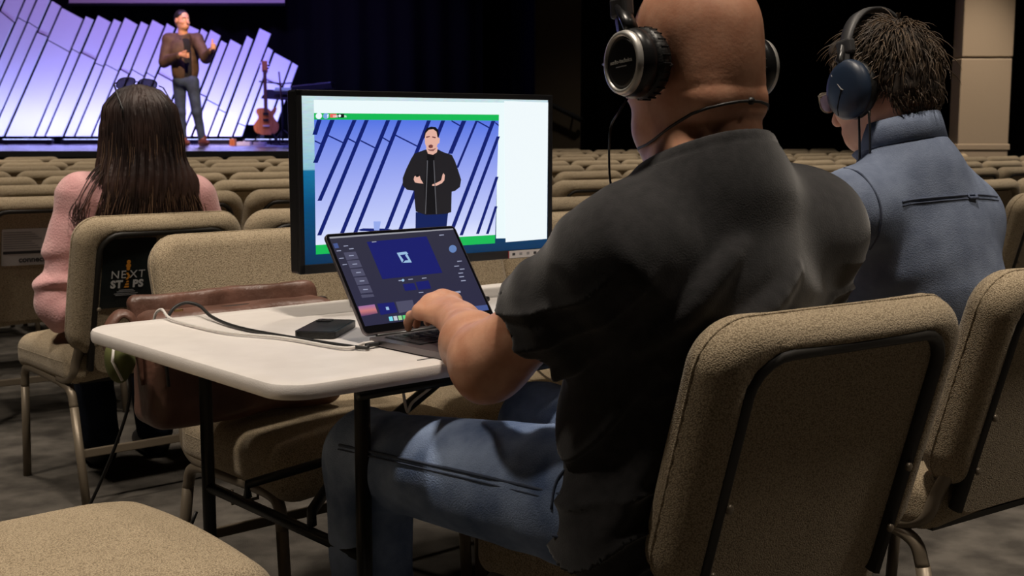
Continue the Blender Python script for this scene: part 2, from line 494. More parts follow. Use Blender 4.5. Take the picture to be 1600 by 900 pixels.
SCREEN_M=[
 ('window_background', 'white', [(0.0445, 0.978), (0.995, 0.98), (0.992, 0.07), (0.765, 0.085), (0.7735, 0.9), (0.0445, 0.9)]),
 ('video_bar', 'green', [(0.0445, 0.9001), (0.7787, 0.9004), (0.7599, 0.0534), (0.0413, 0.0582)]),
 ('video_picture', 'video', [(0.0445, 0.862), (0.7778, 0.8614), (0.7612, 0.1094), (0.0412, 0.1151)]),
 ('stripe', 'navy', [(0.0551, 0.8607), (0.0715, 0.8607), (0.0534, 0.7722), (0.0371, 0.7724)]),
 ('stripe', 'navy', [(0.1022, 0.8607), (0.1188, 0.8606), (0.0539, 0.6059), (0.0374, 0.6065)]),
 ('stripe', 'navy', [(0.1849, 0.8606), (0.2001, 0.8606), (0.0653, 0.3788), (0.0504, 0.3797)]),
 ('stripe', 'navy', [(0.2302, 0.8605), (0.2456, 0.8605), (0.062, 0.1714), (0.047, 0.1728)]),
 ('stripe', 'navy', [(0.312, 0.8605), (0.3277, 0.8604), (0.1461, 0.1774), (0.1308, 0.1788)]),
 ('stripe', 'navy', [(0.3573, 0.8604), (0.3727, 0.8604), (0.196, 0.1774), (0.181, 0.1788)]),
 ('stripe', 'navy', [(0.4744, 0.8603), (0.4902, 0.8603), (0.3172, 0.1899), (0.3018, 0.1913)]),
 ('stripe', 'navy', [(0.5325, 0.8603), (0.5485, 0.8602), (0.3711, 0.1805), (0.3554, 0.1819)]),
 ('stripe', 'navy', [(0.6183, 0.8602), (0.6372, 0.8602), (0.578, 0.6487), (0.5592, 0.6492)]),
 ('stripe', 'navy', [(0.6766, 0.8601), (0.6868, 0.8601), (0.6026, 0.5583), (0.5925, 0.5587)]),
 ('stripe', 'navy', [(0.7454, 0.8601), (0.7623, 0.86), (0.5857, 0.1713), (0.5691, 0.1727)]),
 ('stripe', 'navy', [(0.7679, 0.7583), (0.7823, 0.7581), (0.6197, 0.1196), (0.6055, 0.1209)]),
 ('stripe', 'navy', [(0.7627, 0.4941), (0.7759, 0.4935), (0.6895, 0.1229), (0.6764, 0.1241)]),
 ('stripe', 'navy', [(0.759, 0.2992), (0.7709, 0.2984), (0.7317, 0.1191), (0.7197, 0.1202)]),
 ('stripe', 'navy', [(0.0449, 0.7401), (0.0682, 0.7222), (0.0679, 0.7135), (0.0446, 0.7314)]),
 ('stripe', 'navy', [(0.094, 0.7717), (0.1506, 0.7268), (0.1502, 0.718), (0.0937, 0.763)]),
 ('stripe', 'navy', [(0.1674, 0.7531), (0.1985, 0.726), (0.1982, 0.7171), (0.167, 0.7442)]),
 ('stripe', 'navy', [(0.2133, 0.7408), (0.269, 0.695), (0.2687, 0.686), (0.213, 0.7319)]),
 ('stripe', 'navy', [(0.2986, 0.7574), (0.3274, 0.7299), (0.3271, 0.7208), (0.2983, 0.7484)]),
 ('stripe', 'navy', [(0.3478, 0.773), (0.4379, 0.7004), (0.4376, 0.6912), (0.3475, 0.7639)]),
 ('stripe', 'navy', [(0.5746, 0.863), (0.6125, 0.8304), (0.6122, 0.8211), (0.5744, 0.8537)]),
 ('stripe', 'navy', [(0.6849, 0.861), (0.7399, 0.8156), (0.7396, 0.8062), (0.6847, 0.8517)]),
 ('stripe', 'navy', [(0.7609, 0.8534), (0.7768, 0.8344), (0.7766, 0.8249), (0.7607, 0.8439)]),
 ('table_silhouette', 'navy', [(0.1978, 0.193), (0.2184, 0.2004), (0.3095, 0.1906), (0.3331, 0.181), (0.2616, 0.178), (0.2091, 0.1846)]),
 ('glass_silhouette', 'glass', [(0.258, 0.2397), (0.2862, 0.2374), (0.2794, 0.182), (0.2594, 0.1838)]),
 ('trousers', 'jean', [(0.4245, 0.2847), (0.558, 0.2748), (0.55, 0.1715), (0.4229, 0.1788)]),
 ('jacket', 'jacket', [(0.4644, 0.6767), (0.5136, 0.6811), (0.5408, 0.659), (0.5747, 0.6422), (0.5891, 0.5966), (0.6003, 0.5442), (0.6132, 0.4818), (0.6081, 0.4344), (0.5872, 0.4107), (0.5731, 0.4058), (0.5707, 0.2739), (0.5451, 0.2643), (0.5136, 0.2638), (0.4639, 0.2647), (0.4247, 0.2894), (0.4196, 0.3791), (0.4197, 0.4203), (0.3909, 0.4275), (0.3738, 0.4563), (0.3741, 0.5026), (0.388, 0.5573), (0.4081, 0.6211), (0.4212, 0.653)]),
 ('undershirt', 'black', [(0.4728, 0.6515), (0.5034, 0.6507), (0.5016, 0.4872), (0.5075, 0.2671), (0.464, 0.2676), (0.4604, 0.4517), (0.4706, 0.582)]),
 ('neck', 'skin', [(0.4679, 0.6887), (0.517, 0.6922), (0.513, 0.6598), (0.4971, 0.6444), (0.4759, 0.6515)]),
 ('hair', 'black', [(0.4606, 0.7487), (0.463, 0.7853), (0.4717, 0.8109), (0.4903, 0.8218), (0.5085, 0.818), (0.5184, 0.8014), (0.5212, 0.7709), (0.5205, 0.7478), (0.5036, 0.7572), (0.4791, 0.7576)]),
 ('face', 'skin', [(0.4638, 0.7532), (0.4677, 0.7807), (0.4805, 0.8017), (0.4989, 0.8052), (0.5119, 0.7894), (0.5158, 0.7552), (0.5255, 0.7477), (0.5234, 0.7199), (0.5157, 0.7108), (0.5106, 0.6831), (0.4978, 0.6667), (0.4825, 0.6698), (0.4709, 0.6886), (0.4645, 0.7164)]),
 ('brow', 'brown', [(0.4695, 0.7596), (0.4842, 0.763), (0.484, 0.7557), (0.4692, 0.7513)]),
 ('brow', 'brown', [(0.4939, 0.7611), (0.5084, 0.7553), (0.507, 0.748), (0.4937, 0.7537)]),
 ('mouth', 'brown', [(0.4787, 0.7041), (0.4887, 0.7095), (0.4971, 0.7037), (0.4954, 0.689), (0.4861, 0.6855), (0.4789, 0.6912)]),
 ('beard', 'brown2', [(0.4737, 0.6821), (0.4859, 0.6781), (0.5001, 0.6814), (0.5107, 0.6877), (0.4984, 0.6666), (0.4825, 0.6689)]),
 ('hand', 'skin', [(0.4202, 0.5097), (0.4321, 0.5203), (0.4421, 0.5106), (0.4463, 0.4898), (0.4565, 0.4632), (0.4395, 0.4668), (0.4226, 0.4724), (0.4172, 0.4912)]),
 ('hand', 'skin', [(0.4913, 0.4548), (0.5134, 0.4678), (0.5294, 0.4811), (0.5347, 0.5139), (0.5388, 0.5269), (0.5447, 0.5134), (0.5425, 0.4805), (0.532, 0.4621), (0.5097, 0.4472), (0.493, 0.4472)]),
 ('clicker', 'black', [(0.4241, 0.5169), (0.4365, 0.5238), (0.4396, 0.5088), (0.4285, 0.5047)]),
 ('zip', 'zip', [(0.4721, 0.6098), (0.4752, 0.6097), (0.4653, 0.2703), (0.4622, 0.2705)]),
 ('zip', 'zip', [(0.4979, 0.609), (0.501, 0.6089), (0.51, 0.2669), (0.5069, 0.2672)]),
 ('side_panel', 'white2', [(0.8005, 0.9898), (0.9997, 0.9854), (0.9962, 0.0611), (0.8062, 0.0564)]),
 ('app_icon', 'white', [(0.0719, 0.8832), (0.0708, 0.8763), (0.068, 0.8704), (0.0641, 0.8664), (0.0597, 0.865), (0.0554, 0.8664), (0.0518, 0.8703), (0.0496, 0.8762), (0.0491, 0.8832), (0.0502, 0.8901), (0.053, 0.896), (0.0568, 0.8999), (0.0613, 0.9013), (0.0656, 0.9), (0.0691, 0.896), (0.0714, 0.8902)]),
 ('app_icon', 'fb', [(0.0971, 0.8833), (0.096, 0.8766), (0.0934, 0.871), (0.0897, 0.8672), (0.0854, 0.8659), (0.0813, 0.8672), (0.0779, 0.871), (0.0757, 0.8766), (0.0752, 0.8832), (0.0763, 0.8898), (0.0789, 0.8955), (0.0826, 0.8992), (0.0869, 0.9006), (0.091, 0.8993), (0.0944, 0.8955), (0.0966, 0.8899)]),
 ('live_badge', 'red', [(0.101, 0.8963), (0.1247, 0.8964), (0.1237, 0.8737), (0.1006, 0.8737)]),
 ('count_badge', 'black', [(0.1275, 0.8964), (0.153, 0.8965), (0.1521, 0.8738), (0.1271, 0.8737)]),
 ('count_dot', 'white', [(0.1414, 0.8851), (0.1409, 0.8821), (0.1397, 0.8795), (0.138, 0.8778), (0.1361, 0.8772), (0.1342, 0.8778), (0.1327, 0.8795), (0.1317, 0.8821), (0.1314, 0.8851), (0.1319, 0.8881), (0.1331, 0.8906), (0.1348, 0.8923), (0.1367, 0.8929), (0.1386, 0.8924), (0.1402, 0.8907), (0.1412, 0.8881)]),
]
SCREEN_L=[
 ('menu_bar', 'lgrey', [(0.0031, 1.0032), (1.0042, 1.008), (1.0004, 0.9851), (0.0024, 0.9808)]),
 ('preview_picture', 'lblue', [(0.2641, 0.9137), (0.7501, 0.9263), (0.7517, 0.486), (0.2649, 0.4813)]),
 ('logo_stroke', 'lcyan', [(0.4575, 0.7624), (0.5355, 0.7673), (0.5454, 0.7392), (0.4755, 0.7337), (0.4868, 0.6735), (0.4669, 0.6437)]),
 ('logo_stroke', 'lcyan', [(0.5343, 0.7529), (0.5433, 0.6369), (0.4712, 0.6414), (0.4996, 0.6668), (0.5243, 0.6677), (0.5146, 0.7243)]),
 ('list_tile', 'tile', [(0.0592, 0.814), (0.1509, 0.8137), (0.152, 0.7323), (0.0594, 0.7284)]),
 ('list_tile', 'tile', [(0.0596, 0.7199), (0.151, 0.7186), (0.1521, 0.6377), (0.0598, 0.6348)]),
 ('list_tile', 'tile', [(0.0592, 0.623), (0.1503, 0.6208), (0.1514, 0.5404), (0.0594, 0.5386)]),
 ('list_tile', 'tile', [(0.0614, 0.5282), (0.1522, 0.525), (0.1533, 0.4451), (0.0616, 0.4443)]),
 ('list_tile', 'tile', [(0.0621, 0.4325), (0.1526, 0.4283), (0.1537, 0.349), (0.0622, 0.3492)]),
 ('list_tile', 'tile', [(0.0599, 0.3346), (0.1511, 0.3292), (0.1516, 0.299), (0.0587, 0.3016)]),
 ('side_icon', 'lblue2', [(0.0088, 0.9217), (0.0427, 0.9257), (0.0412, 0.8707), (0.0096, 0.8668)]),
 ('round_badge', 'lcircle', [(0.9551, 0.7506), (0.9476, 0.7333), (0.9363, 0.7191), (0.9229, 0.7103), (0.9095, 0.708), (0.8982, 0.7127), (0.8905, 0.7236), (0.8877, 0.7391), (0.8901, 0.7568), (0.8975, 0.7741), (0.9087, 0.7883), (0.9221, 0.7973), (0.9356, 0.7996), (0.947, 0.795), (0.9548, 0.784), (0.9576, 0.7684)]),
 ('thumbnail', 'lblue', [(0.4012, 0.4024), (0.4914, 0.4022), (0.4894, 0.3256), (0.399, 0.3248)]),
 ('thumbnail', 'lblue', [(0.5082, 0.4105), (0.6116, 0.4142), (0.6075, 0.3208), (0.5033, 0.3183)]),
 ('photo_tile', 'sunset', [(0.0053, 0.2147), (0.1295, 0.2175), (0.1256, 0.1189), (0.001, 0.1048)]),
 ('photo_tile', 'lblue', [(0.1502, 0.2191), (0.2771, 0.2155), (0.2741, 0.1033), (0.1425, 0.0962)]),
 ('photo_tile', 'tile', [(0.2917, 0.2182), (0.4248, 0.2176), (0.4118, 0.1), (0.2827, 0.0917)]),
 ('logo_stroke', 'lcyan', [(0.2013, 0.1741), (0.2229, 0.1738), (0.2211, 0.1391), (0.1984, 0.1396)]),
 ('desktop_strip', 'lblue2', [(0.8327, 0.064), (1.0053, 0.0626), (0.9961, 0.0007), (0.8331, -0.0018)]),
 ('dock_icon', 'dock1', [(0.1936, 0.0657), (0.221, 0.0658), (0.2159, 0.0187), (0.1887, 0.0187)]),
 ('dock_icon', 'dock2', [(0.2286, 0.0645), (0.2562, 0.0646), (0.2511, 0.0173), (0.2236, 0.0173)]),
 ('dock_icon', 'dock3', [(0.2639, 0.0632), (0.2917, 0.0633), (0.2865, 0.0158), (0.2588, 0.0159)]),
 ('dock_icon', 'dock4', [(0.2995, 0.062), (0.3275, 0.0621), (0.3222, 0.0144), (0.2943, 0.0144)]),
 ('text_row', 'lgrey2', [(0.0788, 0.8897), (0.1125, 0.8901), (0.1127, 0.8815), (0.0787, 0.8793)]),
 ('text_row', 'lgrey2', [(0.3802, 0.4504), (0.4156, 0.4492), (0.4157, 0.4405), (0.3799, 0.4401)]),
 ('text_row', 'lgrey2', [(0.4585, 0.4523), (0.4945, 0.451), (0.4946, 0.4422), (0.4581, 0.4418)]),
 ('text_row', 'lgrey2', [(0.5679, 0.4502), (0.6048, 0.449), (0.6049, 0.44), (0.5675, 0.4396)]),
 ('text_row', 'lgrey2', [(0.8587, 0.9328), (0.8986, 0.9335), (0.8986, 0.924), (0.8582, 0.9215)]),
 ('text_row', 'lgrey2', [(0.9121, 0.605), (0.952, 0.6043), (0.952, 0.595), (0.9116, 0.5939)]),
 ('text_row', 'lgrey2', [(0.8701, 0.5505), (0.9096, 0.5496), (0.9096, 0.5403), (0.8696, 0.5394)]),
 ('text_row', 'lgrey2', [(0.9047, 0.5094), (0.9444, 0.5083), (0.9444, 0.499), (0.9042, 0.4984)]),
 ('text_row', 'lgrey2', [(0.8786, 0.4647), (0.918, 0.4634), (0.918, 0.4542), (0.8781, 0.4537)]),
 ('text_row', 'lgrey2', [(0.8728, 0.4213), (0.9121, 0.4199), (0.9121, 0.4107), (0.8723, 0.4104)]),
 ('text_row', 'lgrey2', [(0.8724, 0.3738), (0.9116, 0.3722), (0.9116, 0.3631), (0.8719, 0.3629)]),
 ('text_row', 'lgrey2', [(0.4954, 0.2933), (0.5316, 0.2914), (0.5317, 0.2827), (0.4951, 0.2829)]),
 ('text_row', 'lgrey2', [(0.0124, 0.8408), (0.0455, 0.8411), (0.0457, 0.8325), (0.0123, 0.8306)]),
 ('text_row', 'lgrey2', [(0.0095, 0.7559), (0.0425, 0.7558), (0.0427, 0.7473), (0.0094, 0.7457)]),
 ('text_row', 'lgrey2', [(0.015, 0.684), (0.0479, 0.6837), (0.0481, 0.6752), (0.0149, 0.6739)]),
 ('text_row', 'lgrey2', [(0.3006, 0.9106), (0.3359, 0.9112), (0.3361, 0.9022), (0.3003, 0.9)]),
 ('text_row', 'lgrey2', [(0.1093, 0.8523), (0.1431, 0.8526), (0.1433, 0.8439), (0.1091, 0.8419)]),
 ('control_dot', 'lcyan', [(0.4247, 0.4428), (0.4224, 0.437), (0.4189, 0.4324), (0.4147, 0.4296), (0.4104, 0.429), (0.4067, 0.4307), (0.4042, 0.4344), (0.4032, 0.4396), (0.4039, 0.4455), (0.4062, 0.4512), (0.4097, 0.4558), (0.4139, 0.4587), (0.4182, 0.4593), (0.4219, 0.4576), (0.4244, 0.4539), (0.4254, 0.4487)]),
 ('text_row', 'lgrey2', [(0.0883, 0.7768), (0.1241, 0.7766), (0.1228, 0.7663), (0.0871, 0.7666)]),
 ('text_row', 'lgrey2', [(0.0879, 0.6792), (0.1235, 0.6786), (0.1222, 0.6685), (0.0866, 0.6691)]),
 ('text_row', 'lgrey2', [(0.09, 0.5837), (0.1255, 0.5828), (0.1242, 0.5727), (0.0887, 0.5737)]),
 ('text_row', 'lgrey2', [(0.0895, 0.4875), (0.1249, 0.4862), (0.1236, 0.4762), (0.0882, 0.4776)]),
 ('text_row', 'lgrey2', [(0.0901, 0.3918), (0.1254, 0.3901), (0.1241, 0.3802), (0.0889, 0.3819)]),
 ('text_row', 'lgrey2', [(0.7637, 0.2535), (0.8289, 0.2547), (0.8267, 0.2334), (0.7616, 0.2324)]),
]
PANELS=[
 [(-7.311, 3.535), (-7.176, 3.4), (-7.468, 2.816), (-7.617, 2.926)],
 [(-7.625, 2.911), (-7.475, 2.802), (-8.363, 1.027), (-8.57, 1.027)],
 [(-7.161, 3.354), (-6.969, 3.218), (-7.238, 2.679), (-7.421, 2.835)],
 [(-7.428, 2.82), (-7.245, 2.665), (-8.062, 1.027), (-8.326, 1.027)],
 [(-6.91, 3.264), (-6.816, 3.173), (-7.061, 2.679), (-7.169, 2.743)],
 [(-7.176, 2.729), (-7.068, 2.665), (-7.883, 1.027), (-8.024, 1.027)],
 [(-6.801, 3.128), (-6.701, 2.991), (-6.896, 2.597), (-7.024, 2.679)],
 [(-7.031, 2.665), (-6.903, 2.582), (-7.675, 1.027), (-7.845, 1.027)],
 [(-6.673, 2.973), (-6.552, 2.9), (-6.76, 2.478), (-6.891, 2.533)],
 [(-6.898, 2.518), (-6.768, 2.463), (-7.478, 1.027), (-7.637, 1.027)],
 [(-6.528, 2.873), (-6.238, 2.718), (-6.455, 2.258), (-6.75, 2.423)],
 [(-6.757, 2.408), (-6.462, 2.243), (-7.038, 1.027), (-7.44, 1.027)],
 [(-6.183, 2.754), (-6.081, 2.709), (-6.304, 2.239), (-6.401, 2.294)],
 [(-6.408, 2.28), (-6.311, 2.225), (-6.88, 1.027), (-7.0, 1.027)],
 [(-6.015, 2.768), (-5.838, 2.675), (-6.085, 2.147), (-6.266, 2.239)],
 [(-6.273, 2.225), (-6.092, 2.133), (-6.611, 1.027), (-6.842, 1.027)],
 [(-5.78, 2.718), (-5.683, 2.672), (-5.972, 2.051), (-6.074, 2.092)],
 [(-6.081, 2.077), (-5.979, 2.036), (-6.449, 1.027), (-6.574, 1.027)],
 [(-5.616, 2.736), (-5.447, 2.638), (-5.753, 1.981), (-5.924, 2.074)],
 [(-5.931, 2.059), (-5.759, 1.967), (-6.197, 1.027), (-6.411, 1.027)],
 [(-5.39, 2.681), (-5.292, 2.631), (-5.604, 1.944), (-5.707, 2.0)],
 [(-5.713, 1.985), (-5.611, 1.93), (-6.021, 1.027), (-6.159, 1.027)],
 [(-5.222, 2.704), (-5.063, 2.617), (-5.384, 1.908), (-5.541, 2.0)],
 [(-5.548, 1.985), (-5.391, 1.893), (-5.783, 1.027), (-5.983, 1.027)],
 [(-5.009, 2.654), (-4.907, 2.59), (-5.224, 1.889), (-5.326, 1.954)],
 [(-5.332, 1.939), (-5.23, 1.874), (-5.613, 1.027), (-5.745, 1.027)],
 [(-4.829, 2.681), (-4.557, 2.562), (-4.893, 1.797), (-5.161, 1.944)],
 [(-5.168, 1.93), (-4.899, 1.782), (-5.231, 1.027), (-5.575, 1.027)],
 [(-4.512, 2.581), (-4.43, 2.526), (-4.761, 1.769), (-4.851, 1.806)],
 [(-4.858, 1.791), (-4.767, 1.754), (-5.086, 1.027), (-5.193, 1.027)],
 [(-4.378, 2.558), (-4.242, 2.48), (-4.585, 1.686), (-4.723, 1.769)],
 [(-4.73, 1.754), (-4.591, 1.671), (-4.869, 1.027), (-5.048, 1.027)],
 [(-4.235, 2.411), (-4.157, 2.37), (-4.479, 1.611), (-4.563, 1.648)],
 [(-4.57, 1.634), (-4.485, 1.597), (-4.728, 1.027), (-4.831, 1.027)],
 [(-4.096, 2.425), (-3.944, 2.342), (-4.303, 1.481), (-4.461, 1.565)],
 [(-4.468, 1.55), (-4.309, 1.467), (-4.492, 1.027), (-4.69, 1.027)],
 [(-3.852, 2.475), (-3.773, 2.425), (-4.198, 1.379), (-4.289, 1.426)],
 [(-4.295, 1.411), (-4.204, 1.364), (-4.342, 1.027), (-4.455, 1.027)],
 [(-3.671, 2.585), (-3.512, 2.507), (-4.125, 1.027), (-4.304, 1.027)],
 [(-3.554, 2.315), (-3.486, 2.269), (-3.913, 1.183), (-4.007, 1.221)],
 [(-4.013, 1.206), (-3.919, 1.169), (-3.974, 1.027), (-4.087, 1.027)],
 [(-3.462, 2.235), (-3.232, 2.112), (-3.368, 1.769), (-3.609, 1.861)],
 [(-3.615, 1.847), (-3.374, 1.754), (-3.597, 1.195), (-3.871, 1.195)],
 [(-3.202, 2.094), (-3.126, 2.048), (-3.465, 1.195), (-3.559, 1.195)],
]
# ------------------------------------------------------------------ the hall
def struct(o, label, cat):
    o['kind'] = 'structure'; o['label'] = label; o['category'] = cat
    return o
struct(MB().box((1, 8, -0.05), (26, 24, 0.1)).build('floor', M['carpet']), 'dark grey carpet of the hall', 'floor')
struct(MB().box((1, 8, 6.25), (26, 24, 0.1)).build('ceiling', M['ceil']), 'dark ceiling above the hall', 'ceiling')
struct(MB().box((-11.95, 8, 3.1), (0.1, 24, 6.2)).build('wall_left', M['wallbrown']), 'dark side wall of the hall', 'wall')
struct(MB().box((13.95, 8, 3.1), (0.1, 24, 6.2)).build('wall_right', M['wallbrown']), 'dark side wall on the right of the hall', 'wall')
struct(MB().box((1, -3.95, 3.1), (26, 0.1, 6.2)).build('wall_rear', M['wallbrown']), 'rear wall behind the tech table', 'wall')
struct(MB().box((1, 19.95, 3.1), (26, 0.1, 6.2)).build('wall_front', M['drape']), 'black end wall behind stage', 'wall')

def drape(x0, x1, y, z0, z1, name, m, label, amp=0.05):
    n = int((x1 - x0) / 0.06)
    top = [(x0 + (x1 - x0) * i / n, y + amp * math.sin(i * 0.9) + amp * 0.5 * math.sin(i * 0.37)) for i in range(n + 1)]
    mb = MB()
    vs = [(p[0], p[1], z0) for p in top] + [(p[0], p[1], z1) for p in top] + [(p[0], p[1] + 0.02, z0) for p in top] + [(p[0], p[1] + 0.02, z1) for p in top]
    k = n + 1
    fs = []
    for i in range(n):
        fs += [(i, i + 1, k + i + 1, k + i), (2 * k + i, 3 * k + i, 3 * k + i + 1, 2 * k + i + 1), (k + i, k + i + 1, 3 * k + i + 1, 3 * k + i), (i, 2 * k + i, 2 * k + i + 1, i + 1)]
    mb.add(vs, fs)
    return tag(mb.build(name, m, smooth=True), label, 'curtain')
drape(-11.5, -0.45, 19.4, 0.93, 6.15, 'stage_curtain', M['drape'], 'black curtain hanging behind the slanted stage panels')
drape(0.0, 0.30, 17.55, 0.02, 6.15, 'stage_leg_curtain', M['drape_blue_lit'], 'narrow blue-lit curtain strip rising just behind the monitor')
drape(0.98, 4.94, 17.8, 0.02, 6.15, 'side_curtain', M['drape'], 'wide black curtain behind the bald man and the man in blue')
drape(5.62, 9.5, 14.3, 0.02, 6.15, 'corner_curtain', M['drape'], 'black curtain right of the beige pillar')
wt = struct(MB().box((0.64, 17.8, 3.1), (0.64, 0.3, 6.15)).build('wall_taupe', M['wallbrown']), 'dark taupe wall section right of the monitor', 'wall')
rail = MB()
rail.tube([(0.30, 17.52, 1.58), (0.36, 17.47, 1.555), (0.92, 17.47, 1.28), (0.96, 17.52, 1.26)], 0.035, 8)
for q in ((0.45, 17.56, 1.48), (0.85, 17.56, 1.285)):
    rail.tube([(q[0], 17.66, q[2]), (q[0], 17.48, q[2] + 0.02)], 0.014, 6)
tag(rail.build('handrail', M['blackmatte'], smooth=True), 'sloping black handrail on the taupe wall beside monitor', 'handrail')
pil = thing('wall_pillar', 'beige wall pillar at right, lit from above, with a seam', 'pillar', (5.23, 14.1, 0))
pil['kind'] = 'structure'
MB().box((5.23, 14.1, 0.95), (0.56, 0.3, 1.9), bev=0.01).build('lower_panel', M['wallbeige'], pil)
MB().box((5.245, 14.12, 4.03), (0.56, 0.3, 4.22), bev=0.01).build('upper_panel', M['wallbeige'], pil)
MB().box((5.23, 14.11, 0.93), (0.60, 0.34, 0.07), bev=0.01).build('ledge', M['wallbeige'], pil)
light('pillar_can_light', 'SPOT', (4.9, 12.6, 4.6), 650, (1.0, 0.80, 0.60), (5.2, 14.0, 0.2), spot_size=math.radians(40), spot_blend=0.9, shadow_soft_size=0.15)

# ------------------------------------------------------------------ stage
st = thing('stage_platform', 'low black-fronted stage platform with pale floor', 'stage', (-6, 15.9, 0))
st['kind'] = 'structure'
MB().box((-5.9, 16.15, 0.885), (11.2, 7.1, 0.05), bev=0.006).build('stage_floor', M['stagefloor'], st)
MB().box((-5.9, 16.15, 0.43), (11.16, 7.04, 0.86)).build('stage_body', M['stagefront'], st)
MB().box((-5.9, 12.58, 0.88), (11.2, 0.035, 0.06)).build('stage_nosing', M['stagefront'], st)
bd = thing('stage_backdrop', 'backdrop of slanted white panels lit blue and purple', 'backdrop', (-5.2, 18.5, 0.91))
for k, q in enumerate(PANELS):
    y0 = 18.46 + 0.012 * (k % 3)
    MB().prism(q, y0, y0 + 0.035, lambda a, b, c: (a, c, b)).build('panel', M['panel'], bd)
for xx in (-7.2, -6.0, -4.8, -3.7):
    MB().box((xx, 18.62, 1.55), (0.06, 0.06, 1.3)).build('support_post', M['blackmatte'], bd)
LEDM = glow('uplight_lens', (0.45, 0.52, 1.0), 4.0)
for i in range(6):
    xx = -7.75 + i * 0.86
    if xx > -3.2: break
    fb = thing('uplight_bar', 'black LED uplight bar on stage floor below the white panels', 'stage light', (xx, 17.85, 0.91), 0, 'uplight bars along the backdrop')
    MB().box((xx, 17.85, 0.955), (0.74, 0.09, 0.06), bev=0.008).build('housing', M['blackplastic'], fb)
    MB().box((xx, 17.865, 0.987), (0.68, 0.04, 0.006)).build('lens_strip', LEDM, fb)
    for sx in (-0.3, 0.3):
        MB().box((xx + sx, 17.85, 0.917), (0.03, 0.12, 0.014)).build('foot', M['blackmatte'], fb)
    light('uplight_bar_light', 'AREA', (xx, 17.87, 1.0), 15, (0.36, 0.40, 1.0), (xx, 18.5, 1.72), shape='RECTANGLE', size=0.7, size_y=0.05)
# projection screen hanging above the stage
ps = thing('projection_screen', 'bottom edge of a pale projection screen hanging above stage', 'screen', (-4.97, 18.9, 2.967))
MB().box((-4.97, 18.9, 3.86), (3.2, 0.02, 1.76)).build('screen_cloth', M['projection'], ps)
MB().tube([(-6.59, 18.9, 2.967), (-3.37, 18.9, 2.967)], 0.025, 8).build('weight_bar', M['blackmatte'], ps, smooth=True)

def guitar(loc, ang, label):
    g = thing('electric_guitar', label, 'guitar', loc, ang)
    out = [(0, -0.20), (0.09, -0.195), (0.155, -0.14), (0.165, -0.06), (0.125, 0.0), (0.10, 0.05), (0.13, 0.10), (0.145, 0.16), (0.11, 0.165), (0.07, 0.12), (0.03, 0.15), (-0.04, 0.16), (-0.11, 0.15), (-0.13, 0.10), (-0.10, 0.04), (-0.125, -0.01), (-0.165, -0.07), (-0.15, -0.15), (-0.09, -0.195)]
    body = [p[:2] for p in spline([(a, b, 0) for a, b in out + out[:1]], 3)][:-1]
    MB().prism(body, -0.022, 0.022, lambda a, b, c: (a, c, b + 0.42)).build('body', M['wood_orange'], g, local=True)
    MB().box((0, -0.03, 0.80), (0.045, 0.022, 0.56)).build('neck', M['wood_dark'], g, local=True)
    MB().box((0, -0.028, 1.13), (0.075, 0.018, 0.15), bev=0.006).build('headstock', M['wood_orange'], g, local=True)
    MB().box((0, -0.03, 0.50), (0.075, 0.02, 0.03)).build('pickup', M['blackplastic'], g, local=True)
    MB().box((0, -0.03, 0.42), (0.075, 0.02, 0.03)).build('pickup', M['blackplastic'], g, local=True)
    MB().box((0, -0.03, 0.34), (0.085, 0.018, 0.018)).build('bridge', M['silver'], g, local=True)
    for k in range(6):
        MB().tube([((-1) ** k * 0.04, -0.03, 1.08 + 0.02 * k), ((-1) ** k * 0.06, -0.03, 1.08 + 0.02 * k)], 0.006, 6).build('tuning_peg', M['silver'], g, local=True)
    return g
guitar((-3.32, 17.0, 0.835), math.radians(8), 'amber electric guitar leaning on its stand on the stage')
gs = thing('guitar_stand', 'black guitar stand under the amber guitar', 'stand', (-3.32, 17.06, 0.91))
for dx, dy in ((-0.2, -0.16), (0.2, -0.16), (0, 0.22)):
    MB().tube([(-3.32, 17.08, 1.18), (-3.32 + dx, 17.08 + dy, 0.918)], 0.011, 8).build('leg', M['blackmatte'], gs, smooth=True)
MB().tube([(-3.32, 17.08, 1.15), (-3.32, 17.08, 1.62)], 0.011, 8).build('post', M['blackmatte'], gs, smooth=True)
for s in (-1, 1):
    MB().tube([(-3.32, 17.08, 1.07), (-3.32 + s * 0.09, 17.06, 1.06), (-3.32 + s * 0.09, 16.92, 1.065)], 0.01, 8).build('cradle_arm', M['blackmatte'], gs, smooth=True)
ms = thing('music_stand', 'black music stand with tilted desk beside the guitar', 'stand', (-3.2, 17.6, 0.91))
MB().tube([(-3.2, 17.6, 1.0), (-3.2, 17.6, 1.6)], 0.013, 8).build('post', M['blackmatte'], ms, smooth=True)
MB().box((-3.2, 17.56, 1.60), (0.52, 0.02, 0.26), R=Matrix.Rotation(math.radians(-62), 3, 'X') @ Matrix.Rotation(math.radians(8), 3, 'Y'), bev=0.006).build('desk', M['blackmatte'], ms)
for k in range(3):
    a = k * 2.094 + 0.4
    MB().tube([(-3.2, 17.6, 1.12), (-3.2 + 0.26 * math.cos(a), 17.6 + 0.26 * math.sin(a), 0.92)], 0.01, 8).build('leg', M['blackmatte'], ms, smooth=True)
cp = MB().box((-3.17, 17.465, 1.675), (0.22, 0.012, 0.09), R=Matrix.Rotation(math.radians(-62), 3, 'X')).build('song_sheet', M['mint'])
tag(cp, 'small pale green sheet lying on the music stand desk', 'paper')
mk = thing('microphone_stand', 'tall thin microphone stand right of the amber guitar', 'stand', (-3.12, 17.1, 0.91))
MB().tube([(-3.12, 17.1, 0.93), (-3.12, 17.1, 1.55)], 0.011, 8).build('post', M['blackmatte'], mk, smooth=True)
